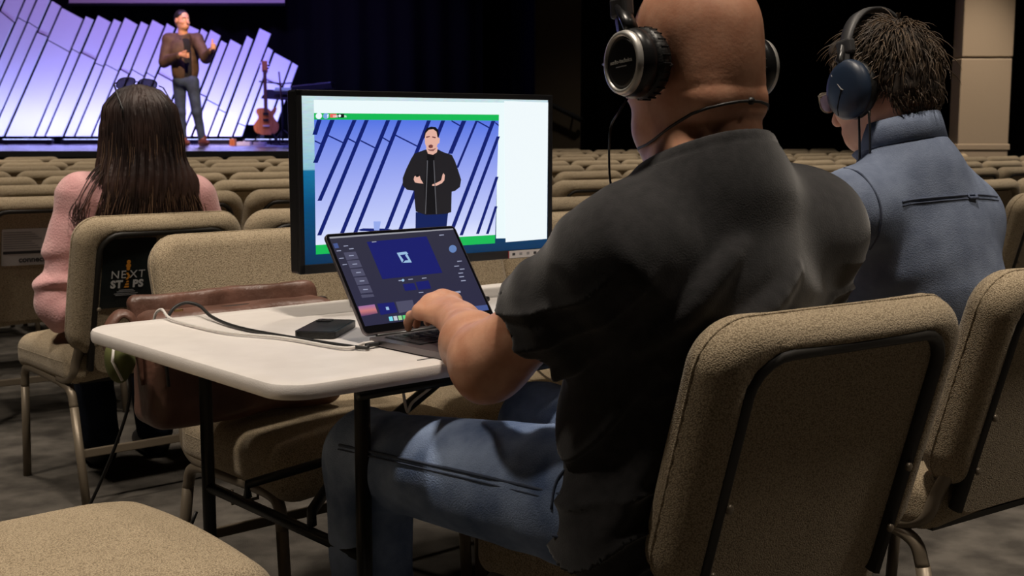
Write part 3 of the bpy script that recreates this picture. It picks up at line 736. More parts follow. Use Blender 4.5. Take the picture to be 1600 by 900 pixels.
MB().tube([(-3.42, 17.1, 1.77), (-3.12, 17.1, 1.74), (-2.98, 17.1, 1.75)], 0.009, 8).build('boom', M['blackmatte'], mk, smooth=True)
MB().tube([(-3.12, 17.1, 1.5), (-3.15, 17.1, 1.9)], 0.012, 8).build('upper_tube', M['wood_dark'], mk, smooth=True)
MB().lathe([(0.02, 0), (0.14, 0.004), (0.14, 0.018), (0.02, 0.03)], (-3.12, 17.1, 0.912), n=18).build('base', M['blackmatte'], mk, angle=40)
# side gear near the end of the stage
kb = thing('keyboard_stand', 'dark keyboard on an upright stand at the stage edge', 'keyboard', (-2.75, 17.3, 0.91))
MB().box((-2.72, 17.25, 1.70), (0.55, 0.28, 0.08), R=Matrix.Rotation(math.radians(-6), 3, 'Y'), bev=0.012).build('keyboard_body', M['blackplastic'], kb)
for dx in (-0.16, 0.1):
    MB().tube([(-2.72 + dx, 17.25, 0.92), (-2.72 + dx, 17.25, 1.66)], 0.018, 8).build('post', M['blackmatte'], kb, smooth=True)
    MB().tube([(-2.72 + dx, 17.0, 0.925), (-2.72 + dx, 17.5, 0.925)], 0.016, 8).build('foot', M['blackmatte'], kb, smooth=True)
bx_ = thing('amplifier_case', 'dark blue-lit amplifier case at the stage edge by monitor', 'amplifier', (-2.7, 17.7, 0.91))
MB().box((-2.55, 17.75, 1.23), (0.62, 0.4, 0.62), bev=0.02).build('cabinet', M['blackmatte'], bx_)
MB().box((-2.55, 17.545, 1.2), (0.54, 0.012, 0.48), bev=0.004).build('grille', M['grey_band'], bx_)
MB().box((-2.55, 17.75, 1.55), (0.2, 0.03, 0.03), bev=0.01).build('handle', M['blackplastic'], bx_)
for k, (xx, ww, hh, mm, lb) in enumerate(((-3.72, 0.07, 0.09, 'wood_orange', 'small orange box on the stage floor left of guitar'), (-3.57, 0.18, 0.055, 'paper', 'low pale pedal case on the stage floor near guitar'), (-3.36, 0.16, 0.05, 'projection', 'second low pale pedal case under the amber guitar'))):
    b_ = thing('effects_pedal', lb, 'pedal', (xx, 16.75, 0.91))
    MB().box((xx, 16.75, 0.91 + hh / 2), (ww, 0.12, hh), bev=0.006).build('casing', M[mm], b_)
    MB().lathe([(0.012, 0), (0.012, 0.01)], (xx, 16.74, 0.91 + hh), n=10).build('footswitch', M['silver'], b_)

# ------------------------------------------------------------------ upholstered stacking chair
PIV = np.array([0, -0.225, 0.45]); TILT = math.radians(16)
def back_local(P):
    q = P - PIV
    c, s = math.cos(TILT), math.sin(TILT)
    y = q[:, 1] * c + q[:, 2] * s
    z = -q[:, 1] * s + q[:, 2] * c
    return q[:, 0], y + 0.20 * q[:, 0] ** 2 * -1.0, z
def back_pt(x, y, z):
    y = y + 0.20 * x * x
    c, s = math.cos(TILT), math.sin(TILT)
    return (x, PIV[1] + y * c - z * s, PIV[2] + y * s + z * c)
def rb2(x, z, hx, hz, r):
    a = np.abs(x) - (hx - r); b = np.abs(z) - (hz - r)
    return np.hypot(np.maximum(a, 0), np.maximum(b, 0)) + np.minimum(np.maximum(a, b), 0) - r
def slab(d2, y, hy, r):
    a = d2 + r; b = np.abs(y) - hy + r
    return np.hypot(np.maximum(a, 0), np.maximum(b, 0)) + np.minimum(np.maximum(a, b), 0) - r
def f_backrest(P):
    x, y, z = back_local(P)
    d2 = rb2(x, z - 0.225, 0.262, 0.212, 0.075)
    d = slab(d2, y, 0.044, 0.040)
    rec = slab(rb2(x, z - 0.185, 0.205, 0.215, 0.06), y + 0.06, 0.044, 0.006)
    d = smax(d, -rec, 0.012)
    bul = 0.012 * np.exp(-((x / 0.2) ** 2 + ((z - 0.2) / 0.16) ** 2)) * (y > 0)
    return d - bul
def f_seat(P):
    x, y, z = P[:, 0], P[:, 1] - 0.015, P[:, 2] - 0.435
    hx = 0.258 - 0.02 * (y < -0.1)
    d2 = rb2(x, y, 0.256, 0.245, 0.055)
    zz = z + 0.25 * x * x + 0.35 * np.maximum(y - 0.12, 0) ** 1.5
    return slab(d2, zz, 0.056, 0.042)
CM = {}
CM['backrest'] = sdf_mesh('chair_backrest', f_backrest, (-0.30, -0.45, 0.40), (0.30, -0.10, 0.93), 0.0085)
CM['seat'] = sdf_mesh('chair_seat', f_seat, (-0.29, -0.26, 0.34), (0.29, 0.30, 0.52), 0.0085)
for k in CM:
    CM[k].materials.append(M['weave'])
    CM[k].polygons.foreach_set('use_smooth', [True] * len(CM[k].polygons))
def curved_plate(hw, z0, z1, y0, y1, r, nx=9):
    """rounded plate following the curve of the back"""
    pts = [(a, b + (z0 + z1) / 2) for a, b in rrect(hw * 2, z1 - z0, r, 4)]
    mb = MB()
    mb.prism(pts, y0, y1, lambda a, b, c: back_pt(a, c, b))
    return mb
CM['back_panel'] = curved_plate(0.192, -0.045, 0.388, -0.030, -0.018, 0.05).mesh('chair_back_panel'); CM['back_panel'].materials.append(M['weave'])
mb = MB()
loop = [(a, b) for a, b in rrect(0.40, 0.44, 0.06, 5)]
loop = loop[:12]                      # an inverted U: right, top and left
loop = [(0.2, -0.205)] + loop + [(-0.2, -0.205)]
mb.tube([back_pt(a, -0.034, b + 0.178) for a, b in loop], 0.010, 8, flat=1.5)
CM['back_frame'] = mb.mesh('chair_back_frame'); CM['back_frame'].materials.append(M['black_frame'])
mb = MB().lathe([(0.007, 0), (0.007, 0.004), (0.003, 0.006)], (0, 0, 0), (0, -1, 0), 10)
CM['bolt'] = mb.mesh('chair_bolt'); CM['bolt'].materials.append(M['bronze'])
CM['back_seam'] = MB().tube([back_pt(a * 1.0, 0.004, b + 0.225) for a, b in rrect(0.5255, 0.4255, 0.076, 6)], 0.0024, 6, closed=True).mesh(); CM['back_seam'].materials.append(M['weave'])
for s, nm in ((-1, 'l'), (1, 'r')):
    x = s * 0.238
    CM['rail' + nm] = MB().tube(spline([(x, 0.215, 0.30), (x, 0.205, 0.352), (x, 0.16, 0.370), (x, 0.0, 0.368), (x, -0.13, 0.362), (x, -0.185, 0.345), (x, -0.205, 0.30)], 5), 0.0135, 8).mesh()
    CM['front' + nm] = MB().tube([(x, 0.2148, 0.302), (x, 0.235, 0.0)], 0.0135, 8).mesh()
    CM['rear' + nm] = MB().tube([(x, -0.2045, 0.302), (x, -0.275, 0.0)], 0.0135, 8, flat=1.1).mesh()
    CM['up' + nm] = MB().tube(spline([(x, -0.10, 0.376), (x, -0.16, 0.378), (x * 0.99, -0.205, 0.40), (x * 0.97, -0.225, 0.45), back_pt(x * 0.93, -0.022, 0.10), back_pt(x * 0.88, -0.022, 0.24)], 5), 0.013, 8, flat=1.25).mesh()
CM['stretcher_r'] = MB().box((0, -0.236, 0.165), (0.46, 0.010, 0.026), bev=0.003).mesh()
CM['hook'] = MB().tube([(0.20, 0.05, 0.365), (0.20, 0.05, 0.325), (0.262, 0.05, 0.325), (0.262, 0.05, 0.355)], 0.004, 6).mesh()
CM['pan'] = MB().box((0, 0.0, 0.376), (0.44, 0.42, 0.012)).mesh(); CM['pan'].materials.append(M['black_frame'])
CM['seam'] = MB().tube([(a, b + 0.015, 0.452 - 0.25 * a * a - 0.35 * max(b - 0.12, 0) ** 1.5) for a, b in rrect(0.508, 0.486, 0.055, 5)], 0.0028, 6, closed=True).mesh(); CM['seam'].materials.append(M['weave'])
for k, me in CM.items():
    if len(me.materials) == 0: me.materials.append(M['bronze'])
    if k not in ('pan', 'stretcher_r'):
        me.polygons.foreach_set('use_smooth', [True] * len(me.polygons))
        if k in ('back_panel',): me.set_sharp_from_angle(angle=math.radians(50))

def child(name, me, parent):
    o = bpy.data.objects.new(name, me)
    COL.objects.link(o); o.parent = parent
    return o
def chair(T, deg, label, group, full=2):
    """T = world xy of the middle of the back's top edge, deg = heading of the row"""
    a = math.radians(deg)
    yl = -0.335
    loc = (T[0] + yl * math.sin(a), T[1] - yl * math.cos(a), 0)
    r = thing('church_chair', label, 'chair', loc, a, group)
    st_ = child('seat', CM['seat'], r)
    br_ = child('backrest', CM['backrest'], r)
    bp_ = child('back_panel', CM['back_panel'], r)
    for q in ('l', 'r'):
        child('leg', CM['rear' + q], r); child('leg', CM['front' + q], r)
        if full >= 1:
            child('seat_rail', CM['rail' + q], r); child('back_upright', CM['up' + q], r)
    if full >= 1:
        child('back_frame', CM['back_frame'], r)
        child('stretcher', CM['stretcher_r'], r)
    if full >= 2:
        child('seat_pan', CM['pan'], r); child('linking_hook', CM['hook'], r)
        child('seam', CM['seam'], st_); child('seam', CM['back_seam'], br_)
        for bx0 in (-0.192, 0.192):
            for bz in (0.06, 0.17):
                b_ = child('bolt', CM['bolt'], bp_)
                b_.location = back_pt(bx0, -0.046, bz)
    return r
G0 = 'chairs around the tech table'
C_MAN1 = chair((0.470, 1.752), 34.8, 'beige tweed chair under the bald man, large in the foreground', G0)
C_MAN2 = chair((1.045, 2.30), 35, 'beige tweed chair at the right edge, under the man in blue', G0)
C_BAG = chair((-0.655, 3.06), 221, 'beige chair facing the camera with a brown bag on its seat', G0)
ru = (math.cos(math.radians(41)), math.sin(math.radians(41)))
C_B2 = chair((-0.655 + 0.52 * ru[0], 3.06 + 0.52 * ru[1]), 221, 'beige chair facing the camera directly behind the large monitor', G0)
C_B3 = chair((-0.655 + 1.04 * ru[0], 3.06 + 1.04 * ru[1]), 221, 'beige chair facing the camera, showing right of the monitor edge', G0)
C_NEAR = chair((-0.70 - 0.335 * 0.755, 1.83 - 0.335 * 0.656), -49, 'beige chair at bottom left corner, only its seat in view', G0)
C_WOM = chair((-1.035, 3.687), 40, 'beige chair under the woman in pink, poster on its back', G0)
C_FARR = chair((2.17, 5.0), 36, 'empty beige chair at right edge beside the man in blue', G0)

ORD = ['first', 'second', 'third', 'fourth', 'fifth', 'sixth', 'seventh', 'eighth', 'ninth', 'tenth', 'eleventh', 'twelfth', 'thirteenth', 'fourteenth', 'fifteenth', 'sixteenth']
card_chair = None
def vis(p):
    d = p[1] * 0.992 + 0.03
    return 800 + 1950 * p[0] / d
def region(px):
    return 'left of the woman' if px < 150 else ('between woman and monitor' if px < 470 else ('behind the monitor' if px < 860 else ('between monitor and bald man' if px < 1180 else 'past the man in blue')))
count = {}
def row_chair(p, deg, row, full):
    side = region(vis(p))
    n_ = count[(row, side)] = count.get((row, side), -1) + 1
    nm = ['woman\u2019s own row', 'first row ahead', 'second row ahead', 'third row ahead', 'fourth row ahead', 'fifth row ahead', 'sixth row ahead', 'seventh row ahead', 'eighth row ahead', 'ninth row ahead'][row]
    return chair(p, deg, 'empty beige chair, %s from left %s, %s' % (ORD[n_], side, nm), 'empty chairs, ' + nm, full)
rowx, rowy = math.cos(math.radians(36)), math.sin(math.radians(36))
# the woman's own row continues to the right of her
for k in range(1, 40):
    p = (-1.035 + 0.535 * k * 0.80, 3.687 + 0.535 * k * 0.60)
    if vis(p) > 1700: break
    row_chair(p, 37, 0, 1 if k < 3 else 0)
rows = [5.95, 7.2, 8.45, 9.7, 10.95, 12.2, 13.45, 14.7, 15.95]
for ri, c in enumerate(rows):
    ph = random.random() * 0.5
    s0 = -14.0 + ph
    if ri == 0: s0 = -13.93
    for k in range(60):
        s = s0 + 0.535 * k
        x = s * rowx; y = c + s * rowy + random.uniform(-0.015, 0.015)
        if y < 3.2: continue
        px = vis((x, y))
        if px < -90 or px > 1690: continue
        if x < 0.2 and y > 11.75: continue
        if y > 16.6 or (x > 4.3 and y > 13.2): continue
        o = row_chair((x, y), 36 + random.uniform(-1.0, 1.0), ri + 1, 1 if ri == 0 else 0)
        if ri == 0 and card_chair is None and px > -45: card_chair = o

# ------------------------------------------------------------------ folding table
TU = np.array([0.755, 0.656, 0]); TV = np.array([0.656, -0.755, 0]); TA = np.array([-0.84, 2.40, 0])
def tp(s, t, z): return tuple(TA + TU * s + TV * t + np.array([0, 0, z]))
TL, TW = 1.83, 0.765
tb = thing('folding_table', 'white plastic folding table with black steel legs', 'table', tp(TL / 2, TW / 2, 0))
def sheet_top():
    mb = MB()
    prof = [(-0.012, -0.0225), (-0.002, -0.0195), (0.0, -0.012), (0.0, 0.010), (-0.003, 0.018), (-0.009, 0.0222), (-0.045, 0.0225), (-0.050, 0.0212)]
    base = rrect(TL, TW, 0.06, 8)
    n = len(base)
    vs = []
    for off, z in prof:
        r = 0.06 + off
        ring = rrect(TL + 2 * off, TW + 2 * off, max(r, 0.008), 8)
        vs += [tp(a + TL / 2, b + TW / 2, 0.7265 + z * 0.62) for a, b in ring]
    fs = []
    for i in range(len(prof) - 1):
        for k in range(n):
            fs.append((i * n + k, i * n + (k + 1) % n, (i + 1) * n + (k + 1) % n, (i + 1) * n + k))
    fs.append(tuple(range(n))); fs.append(tuple((len(prof) - 1) * n + n - 1 - k for k in range(n)))
    return mb.add(vs, fs)
sheet_top().build('tabletop', M['table'], tb, angle=35)
MB().box(tp(0.31, TW - 0.045, 0.7408), (0.062, 0.0025, 0.0012), R=Matrix.Rotation(math.radians(41), 3, 'Z')).build('moulded_mark', M['grey_band'], tb)
def leg_set(s, d):
    MB().tube([tp(s, 0.11, 0.70), tp(s, 0.11, 0.0)], 0.0135, 12).build('leg', M['tableleg'], tb, smooth=True)
    MB().tube([tp(s, 0.665, 0.70), tp(s, 0.665, 0.0)], 0.0135, 12).build('leg', M['tableleg'], tb, smooth=True)
    MB().tube([tp(s, 0.11, 0.405), tp(s, 0.665, 0.405)], 0.011, 10).build('cross_bar', M['tableleg'], tb, smooth=True)
    MB().tube([tp(s, 0.05, 0.702), tp(s, 0.715, 0.702)], 0.011, 10).build('top_bar', M['tableleg'], tb, smooth=True)
    for t in (0.27, 0.50):
        MB().tube([tp(s, t, 0.42), tp(s, t, 0.445), tp(s + d * 0.16, 0.385, 0.50)], 0.009, 8, flat=1.5).build('fork_brace', M['tableleg'], tb, smooth=True)
    MB().tube([tp(s + d * 0.15, 0.385, 0.495), tp(s + d * 0.52, 0.385, 0.692)], 0.011, 8, flat=1.4).build('diagonal_brace', M['tableleg'], tb, smooth=True)
leg_set(0.205, 1); leg_set(TL - 0.205, -1)
for t in (0.03, TW - 0.03):
    MB().tube([tp(0.15, t, 0.702), tp(TL - 0.15, t, 0.702)], 0.009, 8).build('side_rail', M['tableleg'], tb, smooth=True)

# ------------------------------------------------------------------ big monitor
mu = Vector((0.80, 0.60, 0)); mn = Vector((0.60, -0.80, 0))
MC = Vector((-0.17, 2.705, 1.0145)); MW, MH = 0.652, 0.370
def mpt(a, b, c): return MC + mu * a + Vector((0, 0, b)) + mn * c
mo = thing('computer_monitor', 'large black-framed monitor showing the live video of the speaker', 'monitor', (MC.x - 0.06 * mn.x, MC.y - 0.06 * mn.y, 0.742))
RM = Matrix((mu, -mn, Vector((0, 0, 1)))).transposed()
MB().box(mpt(0, 0, -0.02), (MW, 0.036, MH), R=RM, bev=0.004).build('casing', M['blackplastic'], mo)
bz = MB()
for a, b, w_, h_ in ((0, MH / 2 - 0.006, MW, 0.012), (0, -MH / 2 + 0.0095, MW, 0.019), (-MW / 2 + 0.006, 0, 0.012, MH), (MW / 2 - 0.006, 0, 0.012, MH)):
    bz.box(mpt(a, b, 0.001), (w_, 0.008, h_), R=RM, bev=0.001, seg=1)
bz.build('bezel', M['blackplastic'], mo)
MB().box(mpt(0.0, -0.09, -0.055), (0.16, 0.04, 0.16), R=RM, bev=0.01).build('rear_hub', M['blackplastic'], mo)
MB().box(mpt(0.0, -0.175, -0.075), (0.07, 0.025, 0.19), R=RM, bev=0.006).build('stand_neck', M['blackplastic'], mo)
MB().box(mpt(0.0, -0.2665, -0.05), (0.24, 0.19, 0.012), R=RM, bev=0.005).build('stand_foot', M['blackplastic'], mo)
SW, SH = MW - 0.024, MH - 0.031
def screen_pt(s, t, c): return mpt((s - 0.5) * SW, (t - 0.5) * SH + 0.0035, c)
def gradient_glow(name, stops, st=1.0, wave=0.0):
    m = glow(name, (1, 1, 1), st)
    nt = m.node_tree; b = nt.nodes['Principled BSDF']
    tc = nt.nodes.new('ShaderNodeTexCoord')
    sp = nt.nodes.new('ShaderNodeSeparateXYZ')
    nt.links.new(tc.outputs['Generated'], sp.inputs[0])
    rp = nt.nodes.new('ShaderNodeValToRGB')
    el = rp.color_ramp.elements
    el[0].position = stops[0][0]; el[0].color = (*stops[0][1], 1)
    el[1].position = stops[-1][0]; el[1].color = (*stops[-1][1], 1)
    for p_, c_ in stops[1:-1]:
        e = el.new(p_); e.color = (*c_, 1)
    nt.links.new(sp.outputs['Z'], rp.inputs[0])
    out = rp.outputs[0]
    if wave:
        nz = nt.nodes.new('ShaderNodeTexNoise'); nz.inputs['Scale'].default_value = 60
        mp_ = nt.nodes.new('ShaderNodeMapping'); mp_.inputs['Scale'].default_value = (1, 1, 5)
        nt.links.new(tc.outputs['Object'], mp_.inputs[0]); nt.links.new(mp_.outputs[0], nz.inputs['Vector'])
        mx = nt.nodes.new('ShaderNodeMix'); mx.data_type = 'RGBA'; mx.blend_type = 'MULTIPLY'; mx.inputs[0].default_value = wave
        nt.links.new(out, mx.inputs[6]); nt.links.new(nz.outputs['Color'], mx.inputs[7]); out = mx.outputs[2]
    nt.links.new(out, b.inputs['Emission Color'])
    return m
SM = {
 'wall': gradient_glow('wallpaper_image', [(0, S(0, 52, 92)), (0.35, S(0, 82, 130)), (0.56, S(20, 120, 170)), (0.57, S(150, 205, 225)), (1, S(215, 240, 245))], 1.0, 0.3),
 'video': gradient_glow('video_image', [(0, S(226, 232, 255)), (0.15, S(196, 205, 250)), (0.5, S(160, 172, 243)), (1, S(84, 116, 228))]),
 'white': glow('screen_white', S(236, 250, 252)), 'white2': glow('screen_white_panel', S(240, 249, 252)),
 'green': glow('screen_green', S(16, 184, 84)), 'navy': glow('screen_navy', S(10, 28, 110)), 'glass': glow('screen_glass', S(150, 170, 235)),
 'jean': glow('screen_jeans', S(8, 30, 90)), 'jacket': glow('screen_jacket', S(30, 28, 32)), 'black': glow('screen_black', S(12, 11, 16)),
 'skin': glow('screen_skin', S(226, 176, 160)), 'brown': glow('screen_brown', S(110, 60, 60)), 'brown2': glow('screen_beard', S(140, 95, 90)), 'zip': glow('screen_zip', S(95, 95, 100)),
 'fb': glow('screen_icon_blue', S(120, 165, 225)), 'red': glow('screen_red', S(240, 100, 95)),
 'lbase': gradient_glow('laptop_image', [(0, S(38, 38, 66)), (1, S(44, 44, 62))]), 'lgrey': glow('laptop_menu', S(150, 150, 158)), 'lblue': glow('laptop_blue', S(14, 22, 104)), 'lblue2': glow('laptop_blue_soft', S(66, 84, 140)),
 'lcyan': glow('laptop_logo', S(150, 185, 220)), 'tile': glow('laptop_tile', S(74, 74, 98)), 'lcircle': glow('laptop_badge', S(98, 128, 182)), 'lgrey2': glow('laptop_text', S(150, 155, 180)),
 'sunset': gradient_glow('sunset_image', [(0, S(70, 50, 100)), (0.5, S(200, 120, 120)), (1, S(150, 105, 160))]),
 'dock1': glow('dock_cyan', S(120, 215, 235)), 'dock2': glow('dock_grey', S(190, 195, 205)), 'dock3': glow('dock_green', S(150, 205, 150)), 'dock4': glow('dock_lime', S(90, 210, 120)),
}
scr = MB().prism([(0, 0), (1, 0), (1, 1), (0, 1)], 0.0, 0.0015, screen_pt).build('screen', SM['wall'], mo)
for i, (nm, mk_, poly) in enumerate(SCREEN_M):
    c0 = 0.0017 + 0.00003 * i
    poly = [(min(max(a, 0.0), 1.0), min(max(b, 0.0), 1.0)) for a, b in poly]
    MB().prism(poly, c0 - 0.0001, c0, screen_pt).build(nm, SM[mk_], scr)
# sticker strip on the lower bezel
MB().box(mpt(0.258, -MH / 2 + 0.0095, 0.0056), (0.118, 0.0006, 0.0165), R=RM).build('spec_sticker', M['paper'], mo)
for k, (dx, mm) in enumerate(((-0.045, 'ink'), (-0.025, 'ink_grey'), (-0.004, 'ink_grey'), (0.016, 'ink'), (0.036, 'fbprint'))):
    if mm == 'fbprint': mm_ = mat('sticker_blue', (0.06, 0.12, 0.40), 0.6)
    else: mm_ = M[mm]
    MB().box(mpt(0.258 + dx, -MH / 2 + 0.0098, 0.0061), (0.008 if k < 4 else 0.014, 0.0004, 0.006 if k < 4 else 0.010), R=RM).build('sticker_icon', mm_, mo)
MB().box(mpt(0.1985, -MH / 2 + 0.0095, 0.0061), (0.003, 0.0004, 0.0165), R=RM).build('sticker_edge', mat('sticker_red', (0.25, 0.02, 0.03), 0.6), mo)

# ------------------------------------------------------------------ text helper
def text_mesh(s, size, ext=0.0004, bold=0.0, spacing=1.0):
    cu = bpy.data.curves.new('txt', 'FONT')
    cu.body = s; cu.size = size; cu.extrude = ext; cu.align_x = 'CENTER'; cu.align_y = 'CENTER'; cu.offset = bold; cu.space_character = spacing; cu.resolution_u = 3
    o = bpy.data.objects.new('txt', cu); COL.objects.link(o)
    bpy.context.view_layer.update()
    me = bpy.data.meshes.new_from_object(o.evaluated_get(bpy.context.evaluated_depsgraph_get()))
    bpy.data.objects.remove(o); bpy.data.curves.remove(cu)
    return me
def place_text(s, size, fn, m, parent, name='lettering', bold=0.0, spacing=1.0):
    """fn maps (x,y,z) of flat text to world"""
    me = text_mesh(s, size, 0.0003, bold, spacing)
    for v_ in me.vertices: v_.co = fn(*v_.co)
    me.materials.clear(); me.materials.append(m)
    me.update()
    return link_mesh(name, me, m, parent, smooth=False)
place_text('LIVE', 0.0062, lambda x, y, z: screen_pt(0.0445 + (160 - 33) / 1236 * 0.734 + x / SW, 0.8815 + y / SH, 0.0045 + z), SM['white'], scr)
place_text('f', 0.010, lambda x, y, z: screen_pt(0.0445 + (112 - 33) / 1236 * 0.734 + x / SW, 0.8815 + y / SH, 0.0045 + z), SM['white'], scr, bold=0.0003)
place_text('76', 0.006, lambda x, y, z: screen_pt(0.0445 + (220 - 33) / 1236 * 0.734 + x / SW, 0.8815 + y / SH, 0.0045 + z), SM['white'], scr)

# ------------------------------------------------------------------ laptop
LA = math.radians(42.85)
LO = Vector((-0.144, 2.301, 0.741))
RL = Matrix.Rotation(LA, 3, 'Z')
lt = thing('laptop', 'open grey aluminium laptop running a dark control app', 'laptop', tuple(LO), LA)
def lp(x, y, z): return LO + RL @ Vector((x, y, z))
MB().prism(rrect(0.313, 0.221, 0.012, 5), 0.001, 0.0115, lambda a, b, c: lp(a, b - 0.1105, c)).build('base', M['spacegrey'], lt, angle=40)
MB().prism(rrect(0.272, 0.104, 0.004, 3), 0.0116, 0.0119, lambda a, b, c: lp(a, b - 0.072, c)).build('keyboard_well', M['key'], lt)
keyme = None
for r_ in range(6):
    for c_ in range(14):
        if r_ == 5 and 4 <= c_ <= 8: continue
        if keyme is None:
            keyme = MB().box((0, 0, 0), (0.0165, 0.0145, 0.0016), bev=0.0006, seg=1).mesh('key'); keyme.materials.append(M['key'])
        o = child('key', keyme, lt); o.location = (-0.124 + c_ * 0.0191, -0.029 - r_ * 0.0172, 0.0129)
MB().box(lp(-0.01, -0.115, 0.0128), (0.09, 0.0145, 0.0016), R=RL).build('space_bar', M['key'], lt)
MB().prism(rrect(0.13, 0.078, 0.005, 4), 0.0116, 0.0118, lambda a, b, c: lp(a, b - 0.172, c)).build('trackpad', M['spacegrey'], lt)
LT = math.radians(35.3)
def ld(x, h, c):     # lid point: along width, up the lid, out of the screen
    return lp(x, 0.004 + h * math.sin(LT) - c * math.cos(LT), 0.0135 + h * math.cos(LT) + c * math.sin(LT))
lid = MB().prism([(a, b + 0.108) for a, b in rrect(0.313, 0.213, 0.010, 5)], -0.005, 0.0, ld).build('lid', M['spacegrey'], lt, angle=40)
MB().prism([(a, b + 0.109) for a, b in rrect(0.309, 0.208, 0.009, 5)], 0.0, 0.0006, ld).build('screen_glass', mat('laptop_glass', (0.006, 0.006, 0.008), 0.12), lt)
MB().tube([lp(-0.13, 0.004, 0.010), lp(0.13, 0.004, 0.010)], 0.005, 10).build('hinge', M['blackplastic'], lt, smooth=True)
LSW, LSH = 0.298, 0.188
def lpt(s, t, c): return ld((s - 0.5) * LSW, 0.0195 + t * LSH, c)
ls = MB().prism([(0, 0), (1, 0), (1, 1), (0, 1)], 0.0006, 0.0010, lpt).build('screen', SM['lbase'], lt)
for i, (nm, mk_, poly) in enumerate(SCREEN_L):
    c0 = 0.0012 + 0.00002 * i
    poly = [(min(max(a, 0.0), 1.0), min(max(b, 0.0), 1.0)) for a, b in poly]
    MB().prism(poly, c0 - 0.0001, c0, lpt).build(nm, SM[mk_], ls)

# ------------------------------------------------------------------ small things on the table
def at_table(name, label, cat, c, ang): return thing(name, label, cat, (c[0], c[1], 0.741), ang)
ph = at_table('smartphone', 'black smartphone in a rugged case lying on the white table', 'phone', (-0.352, 2.335), math.radians(-8))
MB().prism(rrect(0.078, 0.155, 0.012, 5), 0.0, 0.0115, lambda a, b, c: (a, b, c)).build('case', M['rubber'], ph, local=True, angle=40)
MB().prism(rrect(0.071, 0.148, 0.010, 5), 0.0115, 0.0125, lambda a, b, c: (a, b, c)).build('back_plate', M['blackplastic'], ph, local=True)
MB().prism([(a - 0.018, b + 0.052) for a, b in rrect(0.030, 0.032, 0.007, 4)], 0.0125, 0.0142, lambda a, b, c: (a, b, c)).build('camera_bump', M['blackplastic'], ph, local=True)
for dx, dy in ((-0.025, 0.059), (-0.011, 0.053), (-0.025, 0.045)):
    MB().lathe([(0.0045, 0.0142), (0.0045, 0.0150)], (dx, dy, 0), n=12).build('camera_lens', M['spacegrey'], ph, local=True)
pn = MB().tube([tp(0.98, 0.245, 0.7475), tp(1.24, 0.245, 0.7475)], 0.0065, 10, flat=1.6).build('white_bar', M['cable_white'], smooth=True)
tag(pn, 'slim white bar lying on the table behind the laptop', 'bar')
def cable(name, pts, r, m, label, n=8):
    return tag(MB().tube(spline(pts, n), r, 7).build(name, m, smooth=True), label, 'cable')
pl_ = lp(-0.1565, -0.018, 0.006)
zt = 0.7445
chg = thing('charging_plug', 'white connector plugged into the left side of the laptop', 'plug', (pl_.x, pl_.y, 0.741))
MB().box(lp(-0.1665, -0.018, 0.0055), (0.022, 0.010, 0.006), R=RL, bev=0.002).build('plug_body', M['cable_white'], chg)
MB().box(lp(-0.1700, -0.034, 0.0055), (0.026, 0.011, 0.006), R=RL, bev=0.002).build('second_plug', M['cable_black'], chg)
cable('power_cable', [lp(-0.178, -0.034, 0.0055), lp(-0.20, -0.034, 0.004), (-0.43, 2.27, zt), (-0.53, 2.37, zt), (-0.60, 2.47, zt + 0.004), (-0.64, 2.53, zt + 0.018), (-0.675, 2.545, zt + 0.022), (-0.70, 2.53, zt + 0.004), (-0.71, 2.515, 0.70), (-0.70, 2.50, 0.60)], 0.0036, M['cable_black'], 'black cable curving over the white table to the laptop')
cable('charging_cable', [lp(-0.178, -0.018, 0.0055), lp(-0.22, -0.016, 0.003), (-0.42, 2.245, zt), (-0.53, 2.30, zt), (-0.62, 2.39, zt), (-0.685, 2.47, zt + 0.002), (-0.715, 2.52, zt + 0.012), (-0.735, 2.535, zt - 0.01), (-0.73, 2.53, 0.66)], 0.0030, M['cable_white'], 'white cable curving over the white table to the laptop')
cable('monitor_cable', [tp(0.55, 0.12, 0.745), tp(0.60, 0.04, 0.76), tp(0.62, -0.03, 0.80), tp(0.66, -0.06, 0.84)], 0.003, M['cable_black'], 'short black cable rising behind the table left of the laptop lid')
cable('loop_cable', [tp(1.23, 0.08, 0.745), tp(1.27, -0.005, 0.748), tp(1.33, -0.03, 0.765), tp(1.42, -0.02, 0.758), tp(1.50, 0.03, 0.745)], 0.0032, M['cable_white'], 'white cable looping over the far table edge by the black sleeve')
cable('hanging_cord', [tp(0.50, 0.52, 0.70), tp(0.49, 0.50, 0.645), tp(0.46, 0.46, 0.60), tp(0.455, 0.45, 0.58), tp(0.452, 0.44, 0.62), tp(0.45, 0.43, 0.70)], 0.003, M['cable_white'], 'white cord hanging in a loop under the table')
cable('extension_cord', [tp(0.10, -0.02, 0.68), tp(0.11, -0.05, 0.55), tp(0.06, -0.16, 0.32), (-1.02, 2.62, 0.16), (-1.08, 2.68, 0.10), (-0.98, 2.72, 0.13), (-0.72, 2.66, 0.22)], 0.0036, M['cable_black'], 'black cord drooping beside the left table legs')
cable('power_lead', [(-0.60, 2.30, 0.40), (-0.66, 2.28, 0.25), (-0.72, 2.25, 0.06), (-0.80, 2.35, 0.006), (-1.0, 2.6, 0.006)], 0.0036, M['cable_black'], 'black lead running down to the carpet by the far table leg')
cable('usb_cord', [tp(1.18, -0.08, 0.70), tp(1.16, -0.02, 0.60), tp(1.15, 0.05, 0.52), tp(1.19, 0.12, 0.45), tp(1.18, 0.14, 0.30)], 0.003, M['cable_white'], 'pale cord hanging over the chair seat behind the table')

